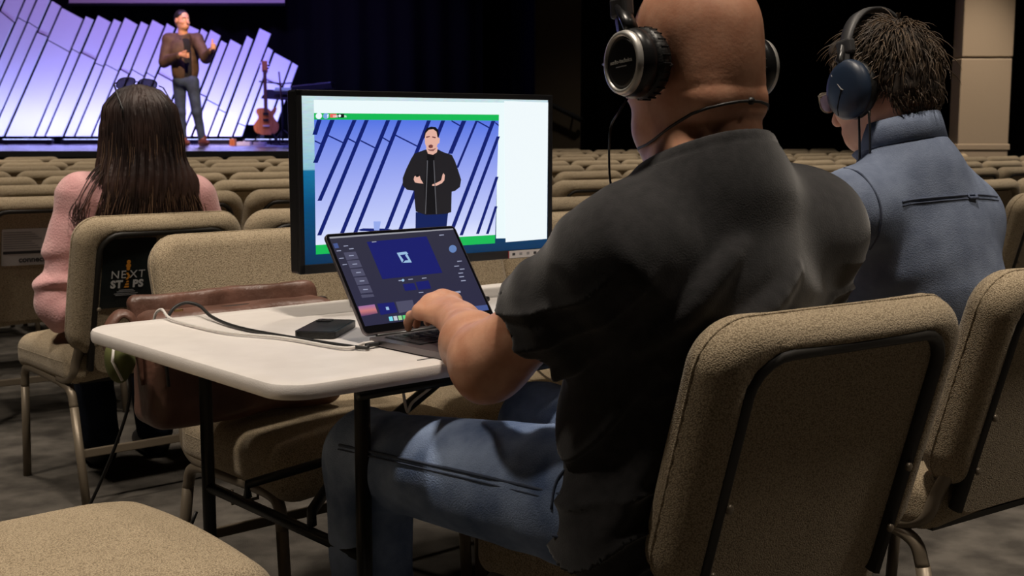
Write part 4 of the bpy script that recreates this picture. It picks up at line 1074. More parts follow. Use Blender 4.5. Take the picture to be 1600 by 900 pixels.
# ------------------------------------------------------------------ leather bag
bag = thing('messenger_bag', 'brown leather messenger bag standing on the chair behind the table', 'bag', tp(0.385, -0.085, 0.49))
def bagl(P):
    q = P - TA
    return q @ TU - 0.385, q @ TV + 0.075, P[:, 2]
def f_bag(P):
    s, t, z = bagl(P)
    w_ = 0.225 + 0.02 * (0.75 - z)
    d2 = rb2(s, z - 0.62, w_, 0.122, 0.035)
    d = slab(d2, t + 0.01 * np.sin(s * 19), 0.062 - 0.05 * np.clip(z - 0.6, 0, 1), 0.03)
    return d + 0.004 * wav(P, 3, 45)
def bag_map(a, b, c):
    return tuple(TA + TU * (0.385 + a) + TV * (-0.075 + c) + np.array([0, 0, b]))
link_mesh('body', sdf_mesh('bag_body', f_bag, (-0.95, 2.35, 0.47), (-0.20, 3.05, 0.78), 0.008), M['leather'], bag)
def f_flap(P):
    s, t, z = bagl(P)
    wob = 0.006 * np.sin(s * 23 + 1) + 0.004 * np.sin(s * 51)
    zz = z - 0.726
    d2 = rb2(s, zz, 0.225, 0.046 + 0.0, 0.022)
    return slab(d2, t + 0.045 + 0.35 * zz + wob, 0.014, 0.010) + 0.003 * wav(P, 5, 70)
link_mesh('flap', sdf_mesh('bag_flap', f_flap, (-0.95, 2.35, 0.66), (-0.20, 3.05, 0.82), 0.005), M['leather'], bag)
MB().box(bag_map(0.02, 0.735, 0.004), (0.40, 0.018, 0.012), R=Matrix.Rotation(math.radians(41), 3, 'Z'), bev=0.004).build('zip_opening', M['leather_dark'], bag)
pth = [bag_map(-0.225, 0.62, 0.0), bag_map(-0.235, 0.70, 0.0), bag_map(-0.24, 0.755, -0.01), bag_map(-0.262, 0.768, -0.02), bag_map(-0.285, 0.745, -0.02), bag_map(-0.295, 0.715, -0.01), bag_map(-0.285, 0.69, 0.0), bag_map(-0.25, 0.67, 0.0)]
pth = [(q[0], q[1], q[2] - 0.025) for q in pth]
MB().tube(spline(pth, 5), 0.007, 8, flat=2.6).build('strap', M['leather'], bag, smooth=True)
MB().tube([bag_map(-0.272 + 0.014 * math.cos(t * 0.5236), 0.70 + 0.016 * math.sin(t * 0.5236), 0.012) for t in range(12)], 0.0028, 6, closed=True).build('strap_ring', M['brass'], bag, smooth=True)
MB().box(bag_map(-0.15, 0.742, 0.016), (0.02, 0.006, 0.008), R=Matrix.Rotation(math.radians(41), 3, 'Z'), bev=0.002).build('zip_pull', M['brass'], bag)
gy = thing('green_pouch', 'small green and brown pouch hanging behind the table corner', 'pouch', tp(0.09, -0.04, 0.62))
def f_p(P): return ell(P, tp(0.095, -0.045, 0.655), (0.03, 0.03, 0.045)) + 0.003 * wav(P, 8, 120)
link_mesh('pouch_body', sdf_mesh('pouch', f_p, (-0.90, 2.38, 0.58), (-0.70, 2.62, 0.73), 0.006), mat('olive_cloth', (0.10, 0.11, 0.03), 0.8), gy)
MB().tube([tp(0.08, -0.03, 0.70), tp(0.07, -0.02, 0.66), tp(0.085, -0.01, 0.62)], 0.003, 6).build('pouch_cord', M['cable_white'], gy, smooth=True)

# ------------------------------------------------------------------ printed cards on chair backs
def on_back(ch, x, y, z):
    return wm(ch) @ Vector(back_pt(x, y, z))
def back_card(ch, name, label, cat, cx, cz, w_, h_, m, yo=-0.032):
    t_ = thing(name, label, cat, tuple(on_back(ch, cx, yo, cz - h_ / 2)))
    o = MB().prism([(a + cx, b + cz) for a, b in rrect(w_, h_, 0.004, 3)], yo, yo - 0.0018, lambda a, b, c: on_back(ch, a, c, b)).build('sheet', m, t_)
    return t_, (lambda x, y, z: on_back(ch, cx + x, yo - 0.0022 - z, cz + y))
po, pf = back_card(C_WOM, 'poster', 'black poster reading NEXT STEPS on the chair of the woman', 'poster', -0.108, 0.274, 0.155, 0.215, M['poster'])
pf0 = pf
pf = lambda x, y, z: pf0(x * 0.68 - 0.004, y * 0.68 + 0.004, z)
place_text('NE', 0.050, lambda x, y, z: pf(x - 0.036, y - 0.012, z), M['print_white'], po, spacing=1.15)
place_text('XT', 0.050, lambda x, y, z: pf(x + 0.046, y - 0.012, z), M['print_white'], po, spacing=1.15)
place_text('ST', 0.046, lambda x, y, z: pf(x - 0.042, y - 0.056, z), M['print_white'], po, bold=0.0022, spacing=1.1)
place_text('PS', 0.046, lambda x, y, z: pf(x + 0.052, y - 0.056, z), M['print_white'], po, bold=0.0022, spacing=1.1)
place_text('\u203a', 0.060, lambda x, y, z: pf(x + 0.006, y - 0.014, z), M['print_orange'], po, bold=0.002)
for k in range(3):
    MB().prism([(-0.007 + 0.004 * k, 0), (0.014 - 0.001 * k, 0), (0.014 - 0.001 * k, 0.007), (-0.004 + 0.004 * k, 0.007)], 0, 0.0006, lambda a, b, c, k=k: pf(a - 0.002, b - 0.071 + 0.012 * k, c)).build('orange_step', M['print_orange'], po)
for (cx, cy, rr) in ((0.004, 0.047, 0.009), (0.004, 0.030, 0.011), (0.004, 0.016, 0.008)):
    MB().prism([(cx + rr * math.cos(t * 0.5236), cy + rr * math.sin(t * 0.5236)) for t in range(12)], 0, 0.0006, lambda a, b, c: pf(a, b, c)).build('orange_figure', M['print_orange'], po)
for hw, dy in ((0.032, -0.084), (0.040, -0.091), (0.052, -0.100), (0.046, -0.107)):
    MB().prism([(-hw, 0), (hw, 0), (hw, 0.0035), (-hw, 0.0035)], 0, 0.0005, lambda a, b, c, dy=dy: pf(a + 0.002, b + dy, c)).build('small_print', M['ink_grey'], po)
if card_chair:
    cd, cf = back_card(card_chair, 'seat_card', 'white printed card reading connect on a chair back at left edge', 'card', -0.075, 0.255, 0.17, 0.145, M['paper'])
    place_text('connect', 0.030, lambda x, y, z: cf(x + 0.024, y - 0.050, z), M['ink'], cd, bold=0.0009)
    MB().prism([(-0.08, 0), (0.065, 0), (0.065, 0.011), (-0.08, 0.011)], 0, 0.0006, lambda a, b, c: cf(a, b - 0.026, c)).build('ink_bar', M['ink'], cd)
    for k in range(8):
        MB().prism([(-0.08, 0), (0.02 + 0.012 * ((k * 5) % 4), 0), (0.02 + 0.012 * ((k * 5) % 4), 0.003), (-0.08, 0.003)], 0, 0.0005, lambda a, b, c, k=k: cf(a, b + 0.058 - 0.009 * k, c)).build('ink_line', M['ink_grey'], cd)
# ------------------------------------------------------------------ people
def frame(deg, pitch=0.0, roll=0.0):
    """columns: right, forward, up"""
    R = Matrix.Rotation(math.radians(deg), 3, 'Z') @ Matrix.Rotation(math.radians(-pitch), 3, 'X') @ Matrix.Rotation(math.radians(roll), 3, 'Y')
    return np.array(R)
def loc2w(c, R, p): return np.asarray(c) + R @ np.asarray(p, float)
def f_head(P, c, R, s=1.0, ears=True):
    q = ((P - np.asarray(c)) @ R) / s
    d = ell(q, (0, -0.012, 0.034), (0.079, 0.098, 0.094))
    d = smin(d, ell(q, (0, 0.030, -0.030), (0.062, 0.066, 0.088)), 0.03)
    d = smin(d, ell(q, (0, 0.050, -0.082), (0.046, 0.044, 0.034)), 0.03)
    d = smin(d, ell(q, (0, -0.055, -0.035), (0.060, 0.045, 0.055)), 0.04)
    d = smin(d, cone(q, (-0.032, 0.082, 0.024), (0.032, 0.082, 0.024), 0.012, 0.012), 0.016)
    for sx in (-1, 1):
        d = smax(d, -(np.linalg.norm(q - np.array([sx * 0.031, 0.108, 0.006]), axis=1) - 0.018), 0.012)
        d = smin(d, cone(q, (sx * 0.04, 0.07, -0.03), (sx * 0.052, 0.045, -0.025), 0.016, 0.014), 0.02)
    d = smin(d, cone(q, (0, 0.095, 0.008), (0, 0.117, -0.034), 0.008, 0.013), 0.012)
    d = smin(d, cone(q, (-0.018, 0.091, -0.066), (0.018, 0.091, -0.066), 0.007, 0.007), 0.008)
    d = smin(d, cone(q, (-0.013, 0.089, -0.078), (0.013, 0.089, -0.078), 0.0065, 0.0065), 0.008)
    if ears:
        for sx in (-1, 1):
            e = ell(q, (sx * 0.081, -0.012, -0.006), (0.010, 0.021, 0.034))
            e = smax(e, -ell(q, (sx * 0.092, -0.009, -0.004), (0.008, 0.012, 0.022)), 0.006)
            d = smin(d, e, 0.008)
    return d * s
def hand_prims(W, mcps, chains, r0=0.0095, thumb=None, palm=0.013):
    """W wrist; mcps index..little knuckles; chains = further joints of each finger"""
    pr = []
    for m in mcps:
        pr.append((0.018, cone, W, m, palm + 0.004, palm))
    for i in range(len(mcps) - 1):
        pr.append((0.012, cone, mcps[i], mcps[i + 1], palm - 0.001, palm - 0.001))
    for i, (m, ch) in enumerate(zip(mcps, chains)):
        pts = [m] + list(ch)
        rr = [r0 * 1.08, r0, r0 * 0.92, r0 * 0.80]
        if i == 3: rr = [q * 0.86 for q in rr]
        for k in range(len(pts) - 1):
            pr.append((0.005 if k else 0.008, cone, pts[k], pts[k + 1], rr[k], rr[k + 1]))
    if thumb:
        rr = [0.017, 0.0125, 0.011, 0.009]
        for k in range(len(thumb) - 1):
            pr.append((0.014 if k == 0 else 0.004, cone, thumb[k], thumb[k + 1], rr[k], rr[k + 1]))
    return pr
def surf(fn, p0, d, n=60, reach=0.35):
    """march from outside back along -d to the surface of fn"""
    d = np.asarray(d, float); d /= np.linalg.norm(d)
    ts = np.linspace(reach, 0, 240)
    P = np.asarray(p0)[None] + ts[:, None] * d
    v = fn(P)
    i = np.argmax(v < 0)
    return P[i] if v[i] < 0 else np.asarray(p0)
def seam(name, fn, pairs, r, m, parent, out=0.0012):
    pts = [surf(fn, p, d) + np.asarray(d) / np.linalg.norm(d) * out for p, d in pairs]
    return MB().tube(spline(pts, 4), r, 6).build(name, m, parent, smooth=True)
def eyes(c, R, s, parent):
    for sx in (-1, 1):
        p = loc2w(c, R, np.array([sx * 0.031, 0.079, 0.006]) * s)
        MB().lathe([(0.002, -0.012), (0.010, -0.007), (0.0125, 0), (0.010, 0.007), (0.005, 0.011), (0.001, 0.0122)], p, R[:, 1], 14).build('eye', M['print_white'], parent, smooth=True)
def brows(c, R, s, parent, m):
    for sx in (-1, 1):
        MB().tube([loc2w(c, R, np.array(p) * s) for p in ((sx * 0.014, 0.0985, 0.026), (sx * 0.032, 0.0965, 0.031), (sx * 0.050, 0.083, 0.025))], 0.0038, 6).build('eyebrow', m, parent, smooth=True)
def glasses(name, label, c, R, s, m, ml, scale=1.0, temple=((0.0, -0.085, 0.004), (0.0, -0.105, -0.02)), grp=None):
    g = thing(name, label, 'glasses', tuple(loc2w(c, R, (0, 0.11 * s, 0))), 0, grp)
    def w_(p): return loc2w(c, R, np.array(p) * s)
    for sx in (-1, 1):
        ring = []
        for k in range(20):
            t = 2 * math.pi * k / 20
            ex = abs(math.cos(t)) ** 0.75 * math.copysign(1, math.cos(t)); ez = abs(math.sin(t)) ** 0.75 * math.copysign(1, math.sin(t))
            ring.append((sx * 0.034 + 0.026 * ex * scale, 0.116 - 0.35 * abs(0.026 * ex * scale + sx * 0.034) ** 1.4, 0.002 + 0.020 * ez * scale))
        MB().tube([w_(p) for p in ring], 0.0016 * s, 6, closed=True).build('rim', m, g, smooth=True)
        MB().add([w_(p) for p in ring] + [w_((p[0], p[1] - 0.0015, p[2])) for p in ring], [tuple(range(20)), tuple(range(39, 19, -1))] + [(k, k + 20, (k + 1) % 20 + 20, (k + 1) % 20) for k in range(20)]).build('lens', ml, g)
        MB().tube([w_((sx * 0.062 * (0.5 + 0.5 * scale), 0.102, 0.010)), w_((sx * 0.078, 0.095, 0.010)), w_((sx * 0.084, 0.02, 0.012)), w_((sx * 0.083, -0.02, 0.010)), w_((sx * 0.081, -0.045, -0.012))], 0.0021 * s, 6, flat=1.4).build('temple_arm', m, g, smooth=True)
    MB().tube([w_((-0.009, 0.112, 0.006)), w_((0, 0.116, 0.009)), w_((0.009, 0.112, 0.006))], 0.0016 * s, 6).build('bridge', m, g, smooth=True)
    return g

# ---------- man in the black t-shirt
A1 = frame(35)
mid1 = np.array([0.278, 1.825, 0]); r1, f1 = A1[:, 0], A1[:, 1]; U3 = np.array([0, 0, 1.0])
Lsh = np.array([0.148, 1.715, 0.948]); Rsh = np.array([0.452, 1.940, 0.958])
Lel = np.array([-0.036, 1.850, 0.771]); Lwr = np.array([-0.088, 2.103, 0.793])
Rel = np.array([0.445, 2.075, 0.735]); Rwr = np.array([0.235, 2.235, 0.790])
H1 = np.array([0.262, 1.842, 1.216]); HR1 = frame(36, 6); hs1 = 1.06
p1 = thing('person', 'bald man in a black t-shirt and jeans typing on the laptop', 'person', (0.26, 1.86, 0.0))
LM = [np.array(q) for q in ((-0.104, 2.200, 0.818), (-0.124, 2.197, 0.823), (-0.144, 2.183, 0.817), (-0.160, 2.166, 0.804))]
LC = [[np.array(q) for q in ch] for ch in (
    ((-0.118, 2.242, 0.812), (-0.128, 2.262, 0.790), (-0.132, 2.266, 0.770)),
    ((-0.140, 2.242, 0.815), (-0.152, 2.262, 0.791), (-0.155, 2.266, 0.770)),
    ((-0.162, 2.222, 0.806), (-0.172, 2.240, 0.786), (-0.174, 2.243, 0.769)),
    ((-0.180, 2.196, 0.792), (-0.186, 2.210, 0.778), (-0.186, 2.214, 0.767)))]
LTh = [np.array(q) for q in ((-0.085, 2.135, 0.785), (-0.075, 2.175, 0.781), (-0.085, 2.212, 0.778), (-0.098, 2.236, 0.770))]
arm_l = [(0, cone, Lsh, Lel, 0.062, 0.046), (0.07, cone, Lel, Lel + 0.40 * (Lwr - Lel) + np.array([-0.006, 0, 0.004]), 0.040, 0.046), (0.03, cone, Lel + 0.40 * (Lwr - Lel) + np.array([-0.006, 0, 0.004]), Lwr, 0.048, 0.031),
         (0.02, ell, Lel + np.array([-0.010, -0.020, -0.026]), (0.024, 0.026, 0.024)), (0.03, cone, Lwr, Lwr + (LM[1] - Lwr) * 0.4, 0.030, 0.026)]
hand_l = hand_prims(Lwr, LM, LC, 0.0096, LTh, 0.0135)
def f_arm_l(P): return union(P, arm_l + hand_l)
RM_ = [Rwr + (0.02 * k - 0.03) * np.array([0.75, 0.66, 0]) + np.array([-0.06, 0.065, 0.02]) for k in range(4)]
RC = [[m + np.array([-0.026, 0.028, -0.006]), m + np.array([-0.036, 0.038, -0.026]), m + np.array([-0.036, 0.038, -0.042])] for m in RM_]
arm_r = [(0, cone, Rsh, Rel, 0.060, 0.050), (0.03, cone, Rel, Rwr, 0.050, 0.031)] + hand_prims(Rwr, RM_, RC, 0.0096, [Rwr, Rwr + np.array([-0.05, 0.01, -0.008]), Rwr + np.array([-0.08, 0.03, -0.014])], 0.0135)
def f_arm_r(P): return union(P, arm_r)
nb1 = np.array([0.292, 1.808, 1.052])
def f_headneck1(P):
    d = f_head(P, H1, HR1, hs1)
    d = smin(d, cone(P, nb1, H1 + np.array([0.018, -0.020, -0.065]), 0.071, 0.066), 0.035)
    d = smin(d, cone(P, nb1 + f1 * 0.06 - U3 * 0.02, H1 + f1 * 0.05 - U3 * 0.10, 0.05, 0.045), 0.03)
    b = loc2w(H1, HR1, (0, -0.070, -0.068))
    d = smin(d, cone(P, b - r1 * 0.034, b + r1 * 0.034, 0.024, 0.024), 0.03)
    d = smin(d, cone(P, nb1, Lsh, 0.055, 0.05), 0.06)
    d = smin(d, cone(P, nb1, Rsh, 0.055, 0.05), 0.06)
    d = smin(d, cone(P, nb1 - U3 * 0.05, mid1 + U3 * 0.75, 0.08, 0.1), 0.06)
    # folds at the nape
    q = (P - H1) @ HR1
    d = d + 0.0014 * np.exp(-((q[:, 2] + 0.045) / 0.006) ** 2) * np.clip((-q[:, 1] - 0.02) / 0.04, 0, 1)
    d = d + 0.0018 * np.exp(-((q[:, 2] + 0.092) / 0.006) ** 2) * np.clip((-q[:, 1]) / 0.04, 0, 1)
    return d
V, F = join_arrays([sdf_arrays(f_headneck1, (0.02, 1.58, 0.62), (0.55, 2.08, 1.40), 0.0055),
                    sdf_arrays(f_arm_l, (-0.24, 1.60, 0.66), (0.20, 2.32, 1.06), 0.0030),
                    sdf_arrays(f_arm_r, (-0.02, 1.85, 0.66), (0.54, 2.44, 1.07), 0.0055)])
body1 = link_mesh('body', np_mesh('man_body', V, F), M['skin'], p1)
eyes(H1, HR1, hs1, p1); brows(H1, HR1, hs1, p1, M['stubble'])
def f_goatee(P):
    q = ((P - H1) @ HR1) / hs1
    d = f_head(P, H1, HR1, hs1, False) - 0.003
    m = ell(q, (0, 0.075, -0.088), (0.048, 0.045, 0.036)) * hs1
    return smax(d, m, 0.004) + 0.0012 * wav(P, 4, 500)
link_mesh('beard', sdf_mesh('beard', f_goatee, (0.08, 1.80, 1.06), (0.32, 2.06, 1.20), 0.0035), M['stubble'], p1)
# finger ring and nails
MB().tube([loc2w((LM[2] + LC[2][0]) / 2 + 0.2 * (LC[2][0] - LM[2]), np.eye(3), 0.0108 * (np.cross((LC[2][0] - LM[2]) / np.linalg.norm(LC[2][0] - LM[2]), U3) * math.cos(t * 0.5236) + np.cross((LC[2][0] - LM[2]) / np.linalg.norm(LC[2][0] - LM[2]), np.cross((LC[2][0] - LM[2]) / np.linalg.norm(LC[2][0] - LM[2]), U3)) * math.sin(t * 0.5236))) for t in range(12)], 0.0018, 6, closed=True).build('finger_ring', M['silver'], p1, smooth=True)
# t-shirt
sl_dir = (Lel - Lsh) / np.linalg.norm(Lel - Lsh); sl_end = Lsh + 0.63 * (Lel - Lsh)
sr_dir = (Rel - Rsh) / np.linalg.norm(Rel - Rsh); sr_end = Rsh + 0.70 * (Rel - Rsh)
RIDGES = []
def f_shirt1(P):
    d = union(P, [(0, ell, (0.282, 1.828, 0.885), (0.205, 0.140, 0.185), A1),
                  (0.07, ell, (0.258, 1.862, 0.70), (0.200, 0.142, 0.20), A1),
                  (0.06, ell, (0.235, 1.885, 0.565), (0.200, 0.140, 0.135), A1),
                  (0.05, ell, (0.165, 1.800, 0.535), (0.105, 0.100, 0.115), A1),
                  (0.05, cone, nb1 - U3 * 0.01, Lsh + U3 * 0.004, 0.072, 0.072),
                  (0.05, cone, nb1 - U3 * 0.01, Rsh + U3 * 0.004, 0.072, 0.076),
                  (0.06, cone, nb1 - f1 * 0.02 - U3 * 0.03, mid1 - f1 * 0.045 + U3 * 0.80, 0.075, 0.10)])
    sL = cone(P, Lsh, Lel, 0.080, 0.078); sL = smax(sL, (P - sl_end) @ sl_dir, 0.008)
    sR = cone(P, Rsh, Rel, 0.079, 0.082); sR = smax(sR, (P - sr_end) @ sr_dir, 0.008)
    d = smin(d, sL, 0.055); d = smin(d, sR, 0.10)
    z = P[:, 2]; xr = (P - mid1) @ r1; yf = (P - mid1) @ f1
    sl = np.clip(0.75 - 1.9 * (xr + 0.15), 0.05, 0.95)
    wv = 46 * (z - sl * xr) + 2.3 * np.sin(8 * xr + 5 * z + 1.0) + 1.4 * np.sin(17 * xr - 9 * z + 0.6) + 1.2 * np.sin(11 * yf)
    fold = (0.5 + 0.5 * np.sin(wv)) ** 2.2 - 0.35
    mask = np.clip((0.97 - z) / 0.22, 0.04, 1) * (0.55 + 0.45 * np.sin(7 * xr + 13 * z + 0.5))
    d = d - 0.015 * fold * mask
    wv3 = 92 * (z - (sl * 0.8 + 0.1) * xr) + 3.1 * np.sin(10 * xr - 6 * z) + 2.0 * np.sin(21 * xr + 14 * z + 1.0)
    d = d - 0.013 * ((1 - np.abs(np.sin(wv3 * 0.5))) ** 2.5 - 0.25) * np.clip((0.95 - z) / 0.15, 0, 1) * np.clip(0.5 + 0.9 * np.sin(9 * xr - 11 * z + 2), 0, 1)
    wv2 = 60 * ((P - Lsh) @ sl_dir) + 2.5 * np.sin(14 * xr) + 2 * np.sin(12 * z + 9 * yf)
    nearL = np.clip(1 - np.maximum(cone(P, Lsh, Lel, 0.06, 0.06), 0) / 0.06, 0, 1)
    d = d - 0.009 * nearL * ((0.5 + 0.5 * np.sin(wv2)) ** 2 - 0.3)
    for a_, b_, ra_, rb_ in RIDGES:
        d = smin(d, cone(P, a_, b_, ra_, rb_), 0.022)
    # neck opening, sleeve openings, hem
    hn = f_headneck1(P)
    pl = (P - (nb1 + U3 * 0.066 - f1 * 0.06)) @ ((U3 + f1 * 0.42) / np.linalg.norm(U3 + f1 * 0.42))
    col_ = smax(hn - 0.011, pl, 0.006)
    d = smin(d, col_, 0.022)
    d = smax(d, pl, 0.006)
    rib = np.abs(pl + 0.018)
    d = d + 0.0016 * np.exp(-(rib / 0.0022) ** 2)
    d = smax(d, -np.where(z > 1.0, hn - 0.003, 1.0), 0.003)
    d = smax(d, -smax(cone(P, Lsh, Lel, 0.070, 0.066), -((P - sl_end) @ sl_dir) - 0.035, 0.003), 0.004)
    d = smax(d, -smax(cone(P, Rsh, Rel, 0.070, 0.066), -((P - sr_end) @ sr_dir) - 0.035, 0.003), 0.004)
    hem = 0.475 + 0.02 * np.sin(xr * 16) - 0.10 * np.clip(-xr - 0.02, 0, 0.2) * 1.0
    hem = np.where(yf > 0.02, hem + 0.55 * np.clip(yf - 0.02, 0, 0.2), hem)
    return smax(d, hem - z, 0.01)
rd = []
for pl_ in (((-0.165, 0.825), (-0.125, 0.872), (-0.085, 0.925), (-0.05, 0.965)), ((-0.13, 0.79), (-0.07, 0.838), (-0.01, 0.88), (0.05, 0.925)),
            ((-0.14, 0.755), (-0.05, 0.785), (0.05, 0.812), (0.14, 0.85)), ((-0.12, 0.70), (-0.02, 0.715), (0.08, 0.745)), ((-0.13, 0.64), (-0.06, 0.632), (0.02, 0.655))):
    pts = [surf(f_shirt1, mid1 + r1 * a + U3 * b, -f1) + f1 * 0.006 for a, b in pl_]
    pts = [np.array(q) for q in spline(pts, 3)]
    n_ = len(pts) - 1
    for i in range(n_):
        w0, w1 = (0.002 + 0.010 * math.sin(math.pi * (i + 0.15) / (n_ + 0.3)), 0.002 + 0.010 * math.sin(math.pi * (i + 1.15) / (n_ + 0.3)))
        rd.append((pts[i], pts[i + 1], w0, w1))
RIDGES.extend(rd)
sh1 = link_mesh('t_shirt', sdf_mesh('tshirt', f_shirt1, (-0.12, 1.54, 0.40), (0.60, 2.18, 1.16), 0.0052), M['tshirt'], p1)
# collar rib
cp_ = [nb1 + U3 * 0.055 + (r1 * math.cos(t * math.pi / 12) * 0.080 + f1 * math.sin(t * math.pi / 12) * 0.078) + f1 * 0.022 - U3 * (0.022 * math.sin(t * math.pi / 12)) for t in range(24)]
# cord round the neck
nk_ = thing('neck_cord', 'thin black cord with a knot round the bald man\u2019s neck', 'necklace', tuple(nb1))
cn = []
for t in range(24):
    dv = r1 * math.cos(t * math.pi / 12) + f1 * math.sin(t * math.pi / 12)
    cn.append(surf(f_headneck1, nb1 + f1 * 0.015 + U3 * (0.072 - 0.036 * math.sin(t * math.pi / 12)), dv, reach=0.2) + dv * 0.0015)
MB().tube(cn, 0.0022, 6, closed=True).build('cord', M['cable_black'], nk_, smooth=True)
kn = nb1 + U3 * 0.125 - f1 * 0.056
MB().lathe([(0.001, -0.006), (0.005, -0.003), (0.0055, 0.002), (0.001, 0.006)], cn[18], r1, 10).build('knot', M['cable_black'], nk_, smooth=True)
# jeans
Lhip = np.array([0.150, 1.835, 0.560]); Lkn = np.array([-0.248, 2.130, 0.553]); Lan = np.array([-0.245, 2.105, 0.085])
Rhip = np.array([0.335, 1.935, 0.560]); Rkn = np.array([0.055, 2.355, 0.555]); Ran = np.array([0.075, 2.32, 0.085])
def f_jeans1(P):
    d = union(P, [(0, ell, (0.24, 1.885, 0.555), (0.180, 0.130, 0.105), A1),
                  (0.05, cone, Lhip, Lkn, 0.112, 0.078), (0.05, cone, Rhip, Rkn, 0.108, 0.078),
                  (0.03, cone, Lkn, Lan, 0.077, 0.066), (0.03, cone, Rkn, Ran, 0.077, 0.066)])
    t = (Lkn - Lhip); L_ = np.linalg.norm(t); s = ((P - Lhip) @ t) / L_ ** 2
    wv = 34 * s + 2.0 * np.sin(18 * P[:, 2]) + 1.5 * np.sin(9 * (P @ np.array([0.6, 0.8, 0])))
    d = d - 0.004 * ((0.5 + 0.5 * np.sin(wv)) ** 2 - 0.4) * np.exp(-((s - 0.05) / 0.3) ** 2) - 0.005 * ((0.5 + 0.5 * np.sin(wv * 1.3)) ** 2 - 0.4) * np.exp(-((s - 1.0) / 0.16) ** 2)
    return smax(d, 0.07 - P[:, 2], 0.01)
je1 = link_mesh('jeans', sdf_mesh('jeans', f_jeans1, (-0.36, 1.62, 0.05), (0.56, 2.48, 0.72), 0.0065), M['denim'], p1)
lat = np.array([-0.60, -0.78, 0.0])
seam('side_seam', f_jeans1, [(Lhip + (Lkn - Lhip) * t, lat + U3 * (0.32 + 0.15 * t)) for t in (0.0, 0.15, 0.3, 0.45, 0.6, 0.75, 0.9, 1.0)], 0.0026, M['thread'], je1)
seam('side_seam', f_jeans1, [(Lhip + (Lkn - Lhip) * t, lat + U3 * (0.22 + 0.15 * t)) for t in (0.0, 0.15, 0.3, 0.45, 0.6, 0.75, 0.9, 1.0)], 0.0014, M['thread'], je1)
seam('pocket_seam', f_jeans1, [(Lhip + (Lkn - Lhip) * t, lat + U3 * h) for t, h in ((-0.02, 1.5), (0.03, 0.9), (0.06, 0.5), (0.06, 0.1))], 0.0022, M['thread'], je1)
seam('pocket_seam', f_jeans1, [(Lhip + (Lkn - Lhip) * t, lat + U3 * h) for t, h in ((0.06, -0.25), (0.0, -0.22), (-0.10, -0.15), (-0.18, -0.1))], 0.003, M['thread'], je1)
def shoe(a, fwd, parent, m, L_=0.27):
    fwd = np.array([fwd[0], fwd[1], 0.0]); fwd /= np.linalg.norm(fwd)
    Rz = np.stack([np.array([fwd[1], -fwd[0], 0]), fwd, U3], 1)
    c = np.array([a[0], a[1], 0.0]) + fwd * (L_ * 0.25)
    def fs(P):
        d = ell(P, c + U3 * 0.035, (0.048, L_ * 0.5, 0.045), Rz)
        d = smin(d, cone(P, np.array([a[0], a[1], 0.05]), np.array([a[0], a[1], 0.10]), 0.045, 0.042), 0.03)
        return smax(d, 0.004 - P[:, 2], 0.004)
    return link_mesh('shoe', sdf_mesh('shoe', fs, c - 0.25 * np.array([1, 1, 0]), c + np.array([0.25, 0.25, 0.17]), 0.008), m, parent)
shoe(Lan, f1, p1, M['shoe_dark']); shoe(Ran, f1, p1, M['shoe_dark'])

